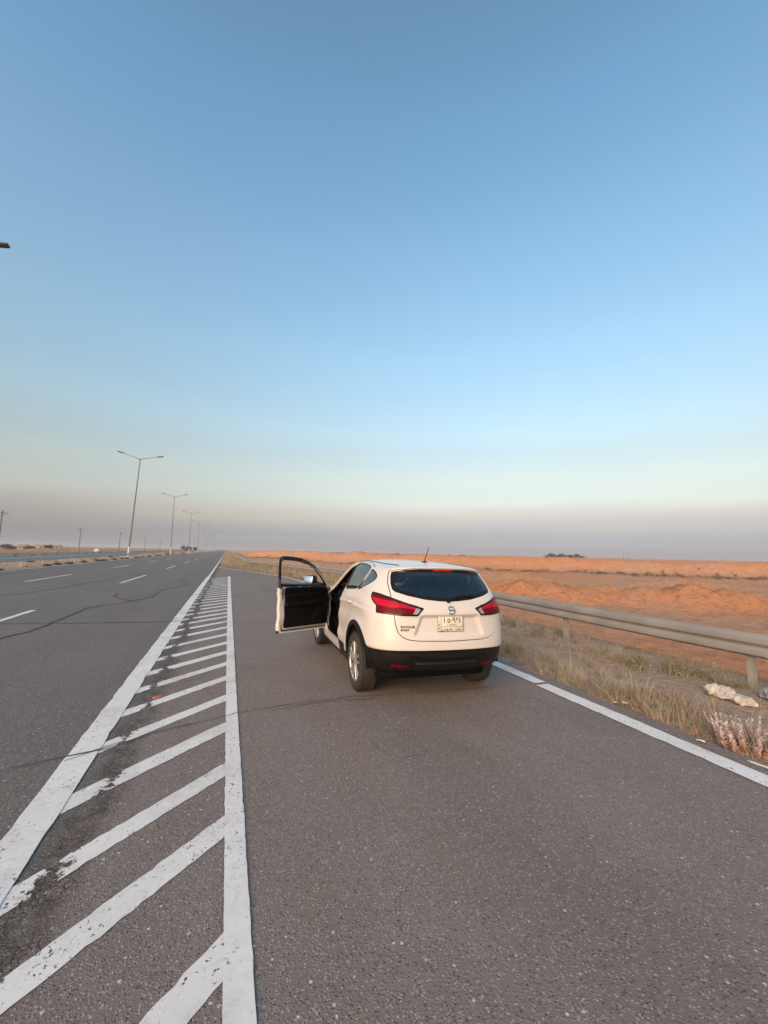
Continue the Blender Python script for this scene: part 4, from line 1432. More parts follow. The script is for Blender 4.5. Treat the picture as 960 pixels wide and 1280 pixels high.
# ------------------------------------------------------------------ crash barriers
def sweep_rail(path_fn, y0, y1, step, ztop, outward):
    """two-wave beam following x = path_fn(y); outward = side the posts stand on"""
    prof = [(0.00, 0.0), (0.018, -0.010), (0.080, -0.036), (0.083, -0.050), (0.083, -0.112), (0.080, -0.126), (0.014, -0.146), (0.008, -0.155), (0.014, -0.164),
            (0.080, -0.184), (0.083, -0.198), (0.083, -0.260), (0.080, -0.274), (0.018, -0.300), (0.00, -0.310)]
    ys = np.arange(y0, y1 + 1e-6, step)
    V = []; n = len(prof)
    for y in ys:
        x = float(path_fn(y)); dx = float(path_fn(y + 0.2) - path_fn(y - 0.2)) / 0.4
        t = Vector((dx, 1, 0)).normalized(); nr = Vector((t.y, -t.x, 0)) * (-outward)
        zz = ztop + 0.006 * math.sin(y * 0.9)
        for (a, b) in prof: V.append(Vector((x, y, zz + b)) + nr * a)
        for (a, b) in prof: V.append(Vector((x, y, zz + b)) + nr * (a - 0.004))
    F = []
    m = 2 * n
    for i in range(len(ys) - 1):
        for k in range(n - 1):
            F.append((i * m + k, i * m + k + 1, (i + 1) * m + k + 1, (i + 1) * m + k))
            F.append((i * m + n + k + 1, i * m + n + k, (i + 1) * m + n + k, (i + 1) * m + n + k + 1))
        for k in (0, n - 1):
            F.append((i * m + k, i * m + n + k, (i + 1) * m + n + k, (i + 1) * m + k))
    return V, F


def guardrail(name_label, path_fn, y0, y1, step, posts, outward, mat_beam, group=None, ztop=0.73, splice=None):
    root = empty('guardrail', (0, 0, 0), 0, name_label, 'guardrail', group)
    V, F = sweep_rail(path_fn, y0, y1, step, ztop, outward)
    np_mesh('beam', V, F, mat_beam, root)
    proto = None
    for y in posts:
        x = float(path_fn(y)) + outward * 0.10
        if proto is None:
            m = MB()
            m.box((0, 0, .24), (.10, .008, .94)); m.box((-.046, .030, .24), (.008, .052, .94)); m.box((.046, .030, .24), (.008, .052, .94))
            m.box((-.075 * outward, 0, .575), (.055, .10, .26), bevel=.006)
            proto = m.build('post', M['post'], root)
            o = proto
        else:
            o = proto.copy(); COL.objects.link(o); o.parent = root
        o.location = (x, y, 0)
        o.rotation_euler = (random.gauss(0, .012), random.gauss(0, .012), random.gauss(0, .04))
    if splice:
        for y in splice:
            x = float(path_fn(y))
            for zz in (-.045, -.105, -.205, -.262):
                for dy in (-.10, .10):
                    a = .080 if zz in (-.045, -.262) else .070
                    m = MB()
                    m.tube([(x - outward * (a - .02), y + dy, ztop + zz - .008), (x - outward * (a + .008), y + dy, ztop + zz - .008)], .010, 6)
                    m.build('bolt', M['post'], root)
    return root


GR = guardrail('long grey guardrail curving along the right side of the lay-by behind the dry grass', rail_x, -8, 150, 0.5,
               [3.54 + 3.24 * k for k in range(-3, 42)], 1, M['galv'], splice=[3.2, 6.4, 9.6])
m = MB(); m.box((6.46, 9.05, .60), (.03, .10, .09), bevel=.008); m.build('reflector', M['red_lens'], GR)
guardrail('grey-blue guardrail on the near side of the median left of the road', lambda y: np.interp(y, [-20, 400], [-14.75, -14.75]), -12, 86, 2.0,
          [4.0 * k for k in range(-3, 22)], -1, M['rail_grey'], 'median guardrails', 0.76)
guardrail('grey-blue guardrail on the far side of the median along the opposite carriageway', lambda y: np.interp(y, [-20, 400], [-21.4, -21.4]), -12, 330, 4.0,
          [4.0 * k for k in range(-3, 80)], 1, M['rail_grey'], 'median guardrails', 0.80)

# ------------------------------------------------------------------ street lamps, power poles
def make_lamp():
    r = empty('street_lamp')
    m = MB(); m.tube([(0, 0, 1.8), (0, 0, 17.2)], [.135, .07], 10); m.build('pole', M['pole'], r)
    m = MB(); m.tube([(0, 0, -.1), (0, 0, 1.8)], [.15, .136], 10); m.box((0, 0, .04), (.5, .5, .08)); m.build('pole_foot', M['pole_white'], r)
    for s in (-1, 1):
        m = MB(); m.tube([(0, 0, 17.0), (s * .35, 0, 17.22), (s * 2.6, 0, 17.85)], [.06, .05, .04], 8)
        a = m.build('arm', M['pole'], r)
        m = MB()
        m.box((0, 0, 0), (1.05, .34, .13), bevel=.05, seg=3); m.box((s * .05, 0, -.075), (.70, .26, .03), bevel=.01)
        h = m.build('lamp_head', M['dark'], a)
        h.location = (s * 3.05, 0, 17.97); h.rotation_euler = (0, -s * .18, 0)
    return r


LX = -15.7
lamp0 = make_lamp()
lamps = [(27.2, 'street lamp of which only one lamp head shows at the left edge of the sky', 0),
         (81.2, 'tallest double-armed street lamp on the median, leaning slightly', .022),
         (137.5, 'second tallest double-armed street lamp on the median, next beyond the leaning one', .0),
         (200.0, 'third double-armed street lamp along the median, with a dark tree behind its foot', .0)]
for k, (y, lab, lean) in enumerate(lamps):
    o = lamp0 if k == 0 else dup_tree(lamp0)
    o.location = (LX, y, 0.02); o.rotation_euler = (-lean, lean * 1.6, 0)
    setp(o, lab, 'street lamp', 'street lamps along the median')
for k in range(7):
    o = dup_tree(lamp0)
    o.location = (LX, 258.0 + 58.0 * k, 0.0)
    o.rotation_euler = (0, 0, 0)
    setp(o, 'small far double-armed street lamp fading into the haze beside the road', 'street lamp', 'street lamps along the median')


def make_pole():
    r = empty('power_pole')
    m = MB(); m.tube([(0, 0, -.5), (0, 0, 10.2)], [.19, .11], 8); m.build('pole', M['wood'], r)
    m = MB(); m.box((0, .10, 9.5), (2.0, .10, .13)); m.tube([(-.7, .1, 9.45), (0, 0, 8.8), (.7, .1, 9.45)], .03, 6); c = m.build('crossarm', M['wood'], r)
    for x in (-.92, 0.12, .92):
        m = MB(); m.tube([(x, .10, 9.5), (x, .10, 9.72), (x, .10, 9.86)], [.03, .065, .03], 8); m.build('insulator', M['mud'], c)
    return r


pp = make_pole()
for k, (x, y, z, s, lab) in enumerate([(-47.6, 116, -.7, 1.0, 'tall power pole at the left edge of the picture'),
                                       (-55.5, 198, -.8, 1.0, 'power pole with crossarm standing left of the leaning street lamp, nearest full one'),
                                       (-52.5, 249, -.6, 1.0, 'power pole standing just left of the leaning street lamp'),
                                       (-51, 312, -.6, .9, 'faint thin power pole between the first two street lamps, the left one'),
                                       (-49, 362, -.5, .9, 'faint thin power pole between the first two street lamps, the right one'),
                                       (332, 325, -.3, .75, 'tiny power pole on the right horizon, left of the two side by side'),
                                       (342, 279, -.3, .7, 'tiny power pole on the right horizon, shorter of the two close together'),
                                       (364, 292, -.3, .7, 'tiny power pole on the right horizon, farthest right of three')]):
    o = pp if k == 0 else dup_tree(pp)
    o.location = (x, y, z); o.scale = (s, s, s); o.rotation_euler = (.02 * (-1) ** k, .015, .5 + .2 * k)
    setp(o, lab, 'power pole', 'power poles in the fields')

# ------------------------------------------------------------------ plants
STRAW = [(.47, .39, .29), (.57, .49, .39), (.36, .28, .19), (.46, .37, .25), (.49, .42, .33), (.23, .17, .11)]
OLIVE = [(.20, .19, .09), (.25, .22, .11), (.17, .17, .08), (.28, .24, .13)]
GREYG = [(.36, .32, .24), (.44, .39, .30), (.27, .25, .17), (.50, .43, .35)]
RUST = [(.42, .20, .11), (.36, .15, .08), (.48, .28, .16)]
DARKG = [(.060, .062, .032), (.085, .080, .040), (.045, .048, .026)]


def pick(pal, n):
    P = np.array(pal)
    c = P[rng.integers(0, len(P), n)]
    return c * rng.uniform(.8, 1.2, (n, 1))


def blades(pos, hgt, wid, lean, col, tipcol=None, seg=3):
    """arrays for curved tapering blades -> V, F(tri), colours"""
    n = len(pos)
    az = rng.uniform(0, 2 * PI, n); fac = rng.uniform(0, PI, n)
    d = np.stack([np.cos(az), np.sin(az), az * 0], -1); w = np.stack([np.cos(fac), np.sin(fac), fac * 0], -1)
    V = []; C = []
    tip = col if tipcol is None else tipcol
    for s in range(seg + 1):
        t = s / seg
        c = pos + d * (lean * hgt * t ** 1.7)[:, None] + np.array([0, 0, 1.0]) * (hgt * t * np.sqrt(np.maximum(0.15, 1 - (lean * t * .6) ** 2)))[:, None]
        ww = (wid * (1 - t * .85))[:, None] * .5
        cc = col * (1 - t) + tip * t
        V += [c - w * ww, c + w * ww]; C += [cc, cc]
    V = np.stack(V, 1).reshape(-1, 3); C = np.stack(C, 1).reshape(-1, 3)
    k = 2 * (seg + 1); b = (np.arange(n) * k)[:, None]
    F = []
    for s in range(seg):
        F.append(np.hstack([b + 2 * s, b + 2 * s + 1, b + 2 * s + 3, b + 2 * s + 2]))
    return V, np.vstack(F), np.hstack([C, np.ones((len(C), 1))])


def tufts(cx_, cy_, per, rad, h, wid, lean, pal, tip=None, zoff=-.02, hvar=.35):
    n = len(cx_)
    ii = np.repeat(np.arange(n), per)
    m = len(ii)
    r = np.abs(rng.normal(0, 1, m)) * np.repeat(rad, per) * .6; a = rng.uniform(0, 2 * PI, m)
    x = cx_[ii] + r * np.cos(a); y = cy_[ii] + r * np.sin(a)
    z = terrain_z(x, y) + zoff
    hh = np.repeat(h, per) * rng.uniform(1 - hvar, 1 + hvar, m)
    tc = pick(pal, n)[ii] * rng.uniform(.8, 1.2, (m, 1))
    tp = None if tip is None else pick(tip, n)[ii] * rng.uniform(.85, 1.15, (m, 1))
    return blades(np.stack([x, y, z], -1), hh, rng.uniform(.6, 1.4, m) * wid, rng.uniform(.1, 1.0, m) * lean, tc, tp)


def cat(parts):
    V = []; F = []; C = []; o = 0
    for v, f, c in parts:
        V.append(v); F.append(f + o); C.append(c); o += len(v)
    return np.vstack(V), np.vstack(F), np.vstack(C)


def build_grass():
    P = []
    # band of dry grass along the asphalt beside the camera and the car
    n = 1650
    y = .3 + 20 * rng.uniform(0, 1, n) ** 1.25
    den = 0.5 + fbm(y * 1.1, y * 0 + 3, 3, 201) * 2.6
    keep = rng.uniform(0, 1, n) < np.clip(den, .15, 1)
    y = y[keep]; n = len(y)
    d = np.abs(rng.normal(0.38, .24, n)) + .05
    x = edge_x(y) + d
    h = np.clip(rng.normal(.125, .05, n), .04, .27) * (1 - .35 * sstep(.5, 1.0, d))
    kind = fbm(x * .9, y * .9, 3, 205) + rng.normal(0, .09, n)
    for sel, pal, tip in ((kind < -.03, GREYG, STRAW), ((kind >= -.03) & (kind < .10), STRAW, STRAW), ((kind >= .10) & (kind < .20), STRAW, OLIVE), (kind >= .20, RUST, STRAW)):
        if sel.sum():
            P.append(tufts(x[sel], y[sel], 34, np.full(sel.sum(), .09), h[sel], .0075, 1.25, pal, tip, hvar=.6))
    # wispy seed stems rising out of the band
    n = 160
    y = rng.uniform(.8, 16, n); x = edge_x(y) + np.abs(rng.normal(.45, .3, n)) + .05
    P.append(tufts(x, y, 6, np.full(n, .10), rng.uniform(.28, .46, n), .0035, .55, STRAW, STRAW))
    # sparse dry sprigs on the bare path and creeping over the asphalt edge
    n = 260
    y = rng.uniform(1, 22, n); x = edge_x(y) + rng.uniform(.02, 2.1, n)
    P.append(tufts(x, y, 14, np.full(n, .08), rng.uniform(.04, .11, n), .005, 1.2, GREYG, STRAW))
    # tangled low weeds
    n = 520
    y = .4 + 20 * rng.uniform(0, 1, n) ** 1.3; x = edge_x(y) + np.abs(rng.normal(.45, .3, n)) + .05
    P.append(tufts(x, y, 34, np.full(n, .10), rng.uniform(.06, .17, n), .006, 2.2, GREYG + STRAW[4:], GREYG + STRAW[:2], hvar=.7))
    # under the guardrail
    n = 460
    y = rng.uniform(.5, 24, n); x = rail_x(y) + rng.normal(-.18, .32, n)
    keep = fbm(y * .45, y * 0 + 9, 2, 211) > -.06
    x, y = x[keep], y[keep]; n = len(x)
    P.append(tufts(x, y, 26, np.full(n, .12), rng.uniform(.08, .26, n), .0075, 1.25, GREYG + OLIVE[:2], GREYG, hvar=.6))
    V, F, C = cat(P)
    o = np_mesh('dry_grass', V, F, M['leaf'], smooth=False, attr={'tint': C})
    setp(o, 'dry straw-coloured roadside grass along the asphalt edge', 'grass', kind='stuff')
    # verge beyond the bay, out to the distance
    P = []
    n = 5200
    y = 20 + 110 * rng.uniform(0, 1, n) ** 1.5
    ex = edge_x(y); rx = rail_x(y)
    wdt = np.maximum(rx - ex, .8) + 1.0 + y * .04
    x = ex + .15 + rng.uniform(0, 1, n) * wdt
    kind = fbm(x * .25, y * .25, 3, 221) + rng.normal(0, .12, n)
    h = rng.uniform(.14, .36, n)
    for sel, pal in ((kind < 0, STRAW), (kind >= 0, OLIVE + STRAW[:1])):
        P.append(tufts(x[sel], y[sel], 16, np.full(sel.sum(), .25), h[sel], .022, 1.0, pal, STRAW))
    n = 2600
    y = 130 + 500 * rng.uniform(0, 1, n) ** 1.6; x = -.3 + rng.uniform(0, 1, n) * (3 + y * .02)
    P.append(tufts(x, y, 8, np.full(n, .6), rng.uniform(.2, .5, n), .09, 1.0, OLIVE + STRAW, STRAW))
    V, F, C = cat(P)
    o = np_mesh('verge_grass', V, F, M['leaf'], smooth=False, attr={'tint': C})
    setp(o, 'olive and straw grass covering the verge beyond the lay-by', 'grass', kind='stuff')
    # thin scrub on the desert and at the foot of the bank, and in the fields on the left
    P = []
    n = 700
    s = rng.uniform(0, 1, n)
    k = rng.integers(1, 6, n); t = rng.uniform(0, 1, n)
    a = BANK[k]; b = BANK[k + 1]
    dd = (b - a); L = np.hypot(dd[:, 0], dd[:, 1])
    nx, ny = -dd[:, 1] / L, dd[:, 0] / L
    off = -7.6 + rng.normal(0, 1.3, n)
    x = a[:, 0] + dd[:, 0] * t + nx * off; y = a[:, 1] + dd[:, 1] * t + ny * off
    keep = fbm(x * .08, y * .08, 3, 231) > -.04
    x, y = x[keep], y[keep]
    P.append(tufts(x, y, 18, np.full(len(x), .5), rng.uniform(.15, .5, len(x)), .06, 1.2, [(.17, .11, .06), (.22, .15, .085), (.13, .085, .05), (.20, .17, .09)], None))
    n = 420
    x = rng.uniform(8, 60, n); y = rng.uniform(4, 90, n)
    keep = (x - rail_x(y) > 1.5) & (bank_dist(x, y)[0] < -3) & (fbm(x * .12, y * .12, 3, 235) > .06)
    x, y = x[keep], y[keep]
    P.append(tufts(x, y, 14, np.full(len(x), .25), rng.uniform(.08, .25, len(x)), .02, 1.2, OLIVE + GREYG, None))
    n = 2600
    x = -36 - 190 * rng.uniform(0, 1, n) ** 1.5; y = rng.uniform(20, 460, n)
    keep = fbm(x * .02, y * .02, 3, 239) > -.08
    x, y = x[keep], y[keep]
    P.append(tufts(x, y, 9, np.full(len(x), .7), rng.uniform(.2, .6, len(x)), .10, 1.1, OLIVE + STRAW[:2] + RUST[:1], None))
    n = 900
    y = rng.uniform(0, 260, n); x = rng.uniform(-20.8, -13.95, n)
    P.append(tufts(x, y, 16, np.full(n, .22), rng.uniform(.06, .25, n), .02, 1.1, STRAW + OLIVE[:2], None))
    V, F, C = cat(P)
    o = np_mesh('desert_scrub', V, F, M['leaf'], smooth=False, attr={'tint': C})
    setp(o, 'thin dry scrub dotted over the desert and the median', 'scrub', kind='stuff')


build_grass()


def bush_mesh(name, n, rad, hgt, pal, tip, wid, seg=3, lean=1.0):
    k = max(5, n // 40)
    cx_ = rng.normal(0, rad * .45, k); cy_ = rng.normal(0, rad * .45, k)
    ii = rng.integers(0, k, n)
    pos = np.stack([cx_[ii] + rng.normal(0, rad * .16, n), cy_[ii] + rng.normal(0, rad * .16, n), np.full(n, -.03)], -1)
    hh = hgt * (1 - .45 * np.hypot(pos[:, 0], pos[:, 1]) / rad).clip(.3, 1) * rng.uniform(.55, 1.1, n)
    V, F, C = blades(pos, hh, rng.uniform(.6, 1.5, n) * wid, rng.uniform(.1, 1.0, n) * lean, pick(pal, n), pick(tip, n), seg)
    # little leaves along the twigs
    m = n * 5
    jj = rng.integers(0, n, m); t = rng.uniform(.25, 1, m)
    st = V.reshape(n, seg + 1, 2, 3).mean(2)
    s0 = np.minimum((t * seg).astype(int), seg - 1); fr = t * seg - s0
    p = st[jj, s0] * (1 - fr)[:, None] + st[jj, s0 + 1] * fr[:, None]
    a = rng.normal(0, 1, (m, 3)); a /= np.linalg.norm(a, axis=1, keepdims=True)
    b = np.cross(a, rng.normal(0, 1, (m, 3))); b /= np.linalg.norm(b, axis=1, keepdims=True)
    L = rng.uniform(.5, 1.4, (m, 1)) * wid * 2.4
    q = np.stack([p, p + a * L * .5 + b * L * .22, p + a * L, p + a * L * .5 - b * L * .22], 1).reshape(-1, 3)
    f = np.arange(m * 4).reshape(-1, 4)
    cc = np.repeat(pick(tip, m), 4, 0)
    V2, F2, C2 = cat([(V, F, C), (q, f, np.hstack([cc, np.ones((len(cc), 1))]))])
    o = np_mesh(name, V2, F2, M['leaf'], smooth=False, attr={'tint': C2})
    return o


protos = [bush_mesh('shrub', 260, .32, .34, OLIVE + GREYG, GREYG + OLIVE, .008), bush_mesh('shrub', 220, .30, .28, GREYG, GREYG, .008), bush_mesh('shrub', 260, .34, .27, OLIVE + GREYG[2:3], GREYG + OLIVE[:1], .007)]
spots = [(6.05, 4.75, 1.05, 0), (6.35, 4.30, 1.15, 0), (6.55, 4.0, .95, 2), (6.2, 5.25, .85, 1), (6.0, 5.75, .9, 1), (6.45, 3.7, .8, 2), (5.85, 6.25, .7, 1), (6.9, 3.25, 1.0, 2), (6.7, 2.9, .9, 0),
         (6.45, 7.6, .75, 2), (6.35, 8.3, .8, 0), (6.4, 9.2, .7, 2), (6.3, 10.4, .8, 1), (5.0, 6.9, .8, 1), (4.85, 6.2, .75, 0), (5.1, 7.7, .9, 1)]
for k, (x, y, s, v) in enumerate(spots):
    o = protos[v] if k in (0, 3, 2) else protos[v].copy()
    if o.name not in COL.objects: COL.objects.link(o)
    o.location = (x, y, float(terrain_z(x, y)) - .01); o.scale = (s, s, s); o.rotation_euler = (0, 0, k * 1.7)
    near_rail = x > 5.5
    setp(o, 'grey-green dry shrub growing at the foot of the right guardrail' if near_rail else 'pale dry shrub in the grass just right of the parked car', 'shrub',
         'shrubs along the right guardrail' if near_rail else 'shrubs beside the car')

# pale thick-stemmed plant in the bottom right corner
def pale_plant():
    P = []
    n = 46
    for k in range(n):
        a = rng.uniform(0, 2 * PI); r = .20 * math.sqrt(rng.uniform(0, 1))
        base = np.array([r * math.cos(a), r * math.sin(a), -.02])
        d = np.array([math.cos(a) * .35 * r / .2 + rng.normal(0, .18), math.sin(a) * .35 * r / .2 + rng.normal(0, .18), 1.0]); d /= np.linalg.norm(d)
        L = rng.uniform(.13, .28)
        m = 60
        t = rng.uniform(.05, 1, m)
        p = base + d * (L * t)[:, None]
        az = rng.uniform(0, 2 * PI, m)
        u = np.stack([np.cos(az), np.sin(az), rng.uniform(.5, 1.3, m)], -1); u /= np.linalg.norm(u, axis=1, keepdims=True)
        w = np.cross(u, d); w /= np.linalg.norm(w, axis=1, keepdims=True)
        ln = (.046 * (1 - .45 * t) * rng.uniform(.7, 1.2, m))[:, None]
        q = np.stack([p, p + u * ln * .5 + w * ln * .24, p + u * ln, p + u * ln * .5 - w * ln * .24], 1).reshape(-1, 3)
        lo = np.array([.50, .31, .22]); hi = np.array([.72, .61, .56])
        tt = np.clip(t * 1.2 + rng.normal(0, .12, m), 0, 1)[:, None]
        c = lo * (1 - tt) + hi * tt
        P.append((q, np.arange(m * 4).reshape(-1, 4), np.hstack([np.repeat(c, 4, 0), np.ones((m * 4, 1))])))
    V, F, C = cat(P)
    return np_mesh('desert_plant', V, F, M['leaf'], smooth=False, attr={'tint': C})


pl_ = pale_plant()
pl_.location = (4.48, 2.50, -.02); pl_.scale = (1.0, 1.0, 1.05)
setp(pl_, 'pale pinkish plant with thick spiky stems at the lower right corner, beside the white line', 'plant')
p2 = pl_.copy(); COL.objects.link(p2); p2.location = (4.62, 2.16, -.02); p2.rotation_euler = (0, 0, 2); p2.scale = (1, 1, .9)
setp(p2, 'pale spiky plant cut off by the right edge of the picture, nearer than its twin', 'plant')

# low bushes of the median
mp_ = bush_mesh('median_shrub', 200, .55, .42, DARKG + OLIVE, OLIVE + DARKG, .022)
for k in range(46):
    y = 26 + 3.1 * k + rng.uniform(-1.2, 1.2)
    x = -14.15 + rng.normal(0, .16) if k % 4 else -17.5 + rng.normal(0, .8)
    o = mp_ if k == 0 else mp_.copy()
    if k: COL.objects.link(o)
    s = rng.uniform(.55, 1.1)
    o.location = (x, y, float(terrain_z(x, y))); o.scale = (s, s, s * rng.uniform(.7, 1.0)); o.rotation_euler = (0, 0, k)
    setp(o, 'low dark bush growing on the median along the left guardrail', 'bush', 'bushes on the median')


# ------------------------------------------------------------------ far trees, houses, litter
def tree_proto(n, w, h):
    r = empty('tree')
    m = MB(); m.tube([(0, 0, -.4), (.05, .02, h * .3), (.0, .08, h * .6)], [.16, .12, .06], 7)
    for k in range(5):
        a = k * 1.3; m.tube([(.03, .02, h * (.28 + .06 * k)), (w * .28 * math.cos(a), w * .28 * math.sin(a), h * (.5 + .07 * k))], [.07, .03], 5)
    m.build('trunk', M['bark'], r)
    nc = 16
    cc = np.stack([rng.normal(0, w * .28, nc), rng.normal(0, w * .28, nc), h * rng.uniform(.38, .88, nc)], -1)
    ii = rng.integers(0, nc, n)
    p = cc[ii] + rng.normal(0, 1, (n, 3)) * np.array([w * .12, w * .12, h * .09])
    a = rng.normal(0, 1, (n, 3)); a /= np.linalg.norm(a, axis=1, keepdims=True)
    b = np.cross(a, rng.normal(0, 1, (n, 3))); b /= np.linalg.norm(b, axis=1, keepdims=True)
    L = rng.uniform(.15, .40, (n, 1))
    q = np.stack([p - a * L, p + b * L * .5, p + a * L, p - b * L * .5], 1).reshape(-1, 3)
    c = np.repeat(pick(DARKG, n), 4, 0)
    np_mesh('crown', q, np.arange(n * 4).reshape(-1, 4), M['leaf'], r, False, attr={'tint': np.hstack([c, np.ones((len(c), 1))])})
    return r


tp = [tree_proto(900, 5.0, 4.2), tree_proto(900, 3.6, 5.2)]
tree_spots = []
used = set()


def put_tree(x, y, z, s, v, lab, grp, sx=1.0):
    o = tp[v] if v not in used else dup_tree(tp[v])
    used.add(v)
    o.location = (x, y, z); o.scale = (s * sx, s * sx, s); o.rotation_euler = (0, 0, x + y)
    setp(o, lab, 'tree', grp)


put_tree(-24.5, 292, -.5, .95, 0, 'dark bushy tree behind the third street lamp, standing beside the road', 'trees on the left')
put_tree(-23.0, 345, -.5, .7, 1, 'small dark tree just right of the bushy one behind the third street lamp', 'trees on the left')
for k in range(22):
    px = rng.uniform(-.62, -.30); d = rng.uniform(240, 340)
    put_tree(d * px, d, -1.0, rng.uniform(.38, .65), k % 2, 'small dark tree in the tree line on the left horizon', 'tree line on the left horizon', 1.5)
for k in range(9):
    put_tree(306 + 3.4 * k + rng.uniform(-1, 1), 336 - 2.2 * k, -.4, rng.uniform(.75, 1.15), k % 2, 'dark tree in the small grove on the right horizon', 'grove on the right horizon', 1.2)
for k in range(26):
    d = rng.uniform(380, 520); a = rng.uniform(.05, .62)
    put_tree(d * a, d, -.6, rng.uniform(.22, .42), k % 2, 'tiny dark tree or hedge along the far horizon behind the earth bank', 'hedges on the far horizon', 1.9)


def mud_house(w, d, h, lab, loc, rz):
    r = empty('mud_house', loc, rz, lab, 'building')
    m = MB(); m.box((0, 0, h / 2), (w, d, h), bevel=.05); m.build('wall', M['mud'], r)
    m = MB(); m.box((0, 0, h + .06), (w + .3, d + .3, .16), bevel=.03); m.build('roof', M['wood'], r)
    for x in (-w * .3, w * .08):
        m = MB(); m.box((x, -d / 2 - .01, h * .58), (.9, .06, .8)); m.build('window', M['dark'], r)
    m = MB(); m.box((w * .33, -d / 2 - .01, h * .4), (1.0, .06, h * .78)); m.build('door', M['wood'], r)
    return r


mud_house(11, 6, 2.9, 'low tan mud house with a flat roof in the fields on the left', (-93, 282, -.9), R(12))
mud_house(4.0, 4, 2.8, 'small dark-roofed shed left of the tan mud house', (-104, 281, -.9), R(12))

# small white pickup far off in the fields
def far_pickup(loc, rz, lab):
    r = empty('pickup_truck', loc, rz, lab, 'vehicle', 'vehicles in the fields')
    m = MB(); m.box((0, 0, .72), (1.7, 4.9, .55), bevel=.10); m.box((0, -1.45, 1.10), (1.7, 1.9, .30), bevel=.04); m.box((0, .35, 1.30), (1.55, 1.75, .72), bevel=.18, seg=3); m.build('body', M['car_paint'], r)
    for s in (-1, 1):
        m = MB(); m.box((s * .775, .35, 1.38), (.02, 1.35, .40), bevel=.008); m.build('window', M['gloss_black'], r)
        for y in (-1.5, 1.55):
            m = MB(); m.lathe_x([(.0, -.11), (.30, -.11), (.36, -.08), (.36, .08), (.30, .11), (0, .11)], 20, (s * .78, y, .36)); m.build('wheel', M['rubber'], r)
    return r


far_pickup((-50, 201, -.75), R(6), 'small white vehicle standing in the field beyond the opposite carriageway')


def crumple(name, size, seed, mat, label, cat_, loc, rz):
    bm = bmesh.new()
    bmesh.ops.create_icosphere(bm, subdivisions=5, radius=1)
    for v in bm.verts:
        p = v.co.copy()
        a = float(fbm(p.x * 1.6 + seed, p.y * 1.6 + p.z * 1.2, 4, seed)); b = abs(float(fbm(p.x * 3.0 + p.z * 2, p.y * 3.0 + seed, 4, seed + 5)))
        c5 = abs(float(fbm(p.x * 5.5 + seed, p.y * 5.5 + p.z * 4, 3, seed + 9)))
        s = 1 + a * .9 - b * .95 - c5 * .55
        v.co = Vector((p.x * size[0] * s, p.y * size[1] * s, max(-.25, p.z * s) * size[2] + size[2] * .2))
    me = bpy.data.meshes.new(name); bm.to_mesh(me); bm.free(); me.shade_smooth()
    o = link(name, me, None, mat)
    o.location = loc; o.rotation_euler = (0, 0, rz)
    return setp(o, label, cat_)


M['sack'] = simple('dirty_white_sack', (0.47, 0.44, 0.40), 0.85, 0, 0.45, 14, 0.4, 60)
M['stone'] = simple('grey_rubble', (0.36, 0.33, 0.30), 0.9, 0, 0.3, 9, 0.6, 40)
M['scrap'] = simple('white_scrap', (0.70, 0.68, 0.64), 0.7)
M['burnt'] = simple('burnt_heap', (0.045, 0.035, 0.030), 0.9, 0, 0.4, 3)
crumple('plastic_sack', (.21, .14, .10), 3, M['sack'], 'crumpled dirty white sack lying on the path by the guardrail', 'sack', (5.82, 3.50, 0.02), R(84))
crumple('plastic_sack', (.17, .12, .07), 9, M['sack'], 'smaller half of the dirty white sack, flattened towards the asphalt', 'sack', (5.80, 3.24, 0.01), R(70))
crumple('rubble_lump', (.30, .17, .13), 17, M['stone'], 'grey lump of rubble at the right edge below the guardrail', 'rubble', (6.30, 3.02, 0.02), R(75))
crumple('burnt_heap', (3.4, .9, .55), 23, M['burnt'], 'long black heap at the foot of the earth bank on the right', 'heap', (84.5, 46.2, -1.0), R(-52))
crumple('burnt_heap', (1.0, .7, .55), 29, M['burnt'], 'short black heap at the foot of the earth bank, left of the long one', 'heap', (80.5, 50.0, -1.0), R(-40))
crumple('plastic_sack', (.7, .5, .45), 31, M['scrap'], 'white bag lying far off at the foot of the earth bank', 'sack', (70.5, 58.0, -.9), 0)
o = bush_mesh('desert_bush', 240, .9, .55, OLIVE, OLIVE, .02)
o.location = (30.5, 21.6, float(terrain_z(30.5, 21.6)))
setp(o, 'lone green bush growing on top of the orange spoil heap', 'bush')


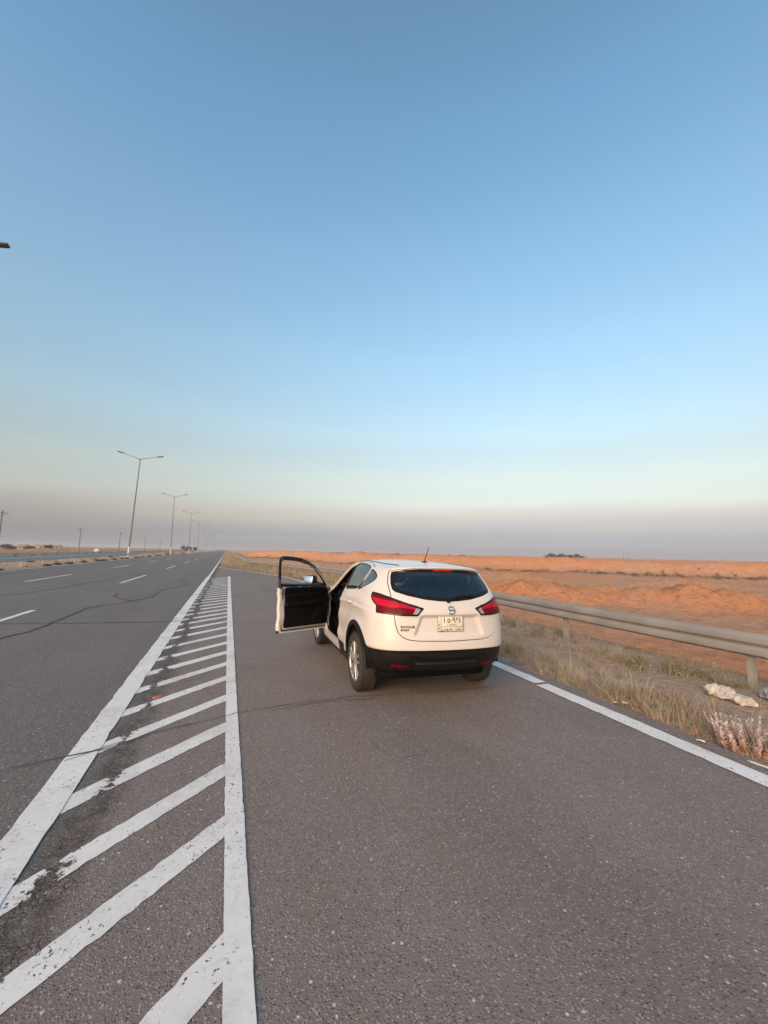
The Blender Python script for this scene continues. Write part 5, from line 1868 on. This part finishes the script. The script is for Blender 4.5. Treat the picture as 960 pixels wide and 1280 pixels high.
def scrap(loc, s, rz, mat, lab, cat_='litter'):
    bm = bmesh.new()
    bmesh.ops.create_grid(bm, x_segments=6, y_segments=6, size=.5)
    for v in bm.verts:
        v.co.x *= s[0]; v.co.y *= s[1]
        v.co.z = s[2] * (.5 + float(fbm(v.co.x / s[0] * 2 + rz * 3, v.co.y / s[1] * 2, 3, 301))) + .004
    bmesh.ops.solidify(bm, geom=bm.faces[:], thickness=.002)
    me = bpy.data.meshes.new('scrap'); bm.to_mesh(me); bm.free(); me.shade_smooth()
    o = link('paper_scrap', me, None, mat)
    o.location = loc; o.rotation_euler = (0, 0, rz)
    return setp(o, lab, cat_)


scrap((4.40, 3.64, 0.0), (.085, .05, .03), .4, M['scrap'], 'white paper scrap at the asphalt edge, upper one of a pair by the grass')
scrap((4.31, 3.70, 0.0), (.05, .035, .02), 1.4, M['scrap'], 'smaller white scrap on the asphalt edge left of the upper one')
scrap((4.20, 2.70, 0.0), (.07, .05, .02), 2.2, M['scrap'], 'white scrap on the dark asphalt edge left of the pale spiky plant')
scrap((4.20, 2.215, 0.0), (.22, .035, .012), R(-88), M['scrap'], 'long white strip lying right of the white line at the right edge')
M['leaf_orange'] = simple('orange_peel', (0.55, 0.16, 0.06), 0.6)
scrap((-.64, 5.40, 0.0), (.11, .06, .02), .5, M['leaf_orange'], 'orange scrap lying on the hatched strip by the edge line')
scrap((-.55, 1.80, 0.0), (.10, .012, .01), R(40), M['scrap'], 'thin pale stick on the asphalt in the lower left corner')
m = MB(); m.tube([(5.18, 8.35, -.05), (5.19, 8.35, .30), (5.05, 8.45, .36), (4.80, 8.6, .37)], .022, 8)
o = m.build('bent_pipe', M['post']); setp(o, 'pale bent pipe sticking out of the grass just right of the car', 'pipe')

# ------------------------------------------------------------------ dusty evening air
hz = bpy.data.materials.new('dusty_air'); hz.use_nodes = True
_n = hz.node_tree; _n.nodes.clear()
_o = _n.nodes.new('ShaderNodeOutputMaterial'); _v = _n.nodes.new('ShaderNodeVolumePrincipled')
_v.inputs['Color'].default_value = (0.80, 0.80, 0.84, 1); _v.inputs['Density'].default_value = 0.00055
_v.inputs['Anisotropy'].default_value = 0.0
_n.links.new(_v.outputs[0], _o.inputs['Volume'])
m = MB(); m.box((0, 1500, 8.25), (9000, 9000, 26.5))
o = m.build('haze', hz, smooth=False); setp(o, 'thin dusty haze lying over the plain', 'haze', kind='stuff')
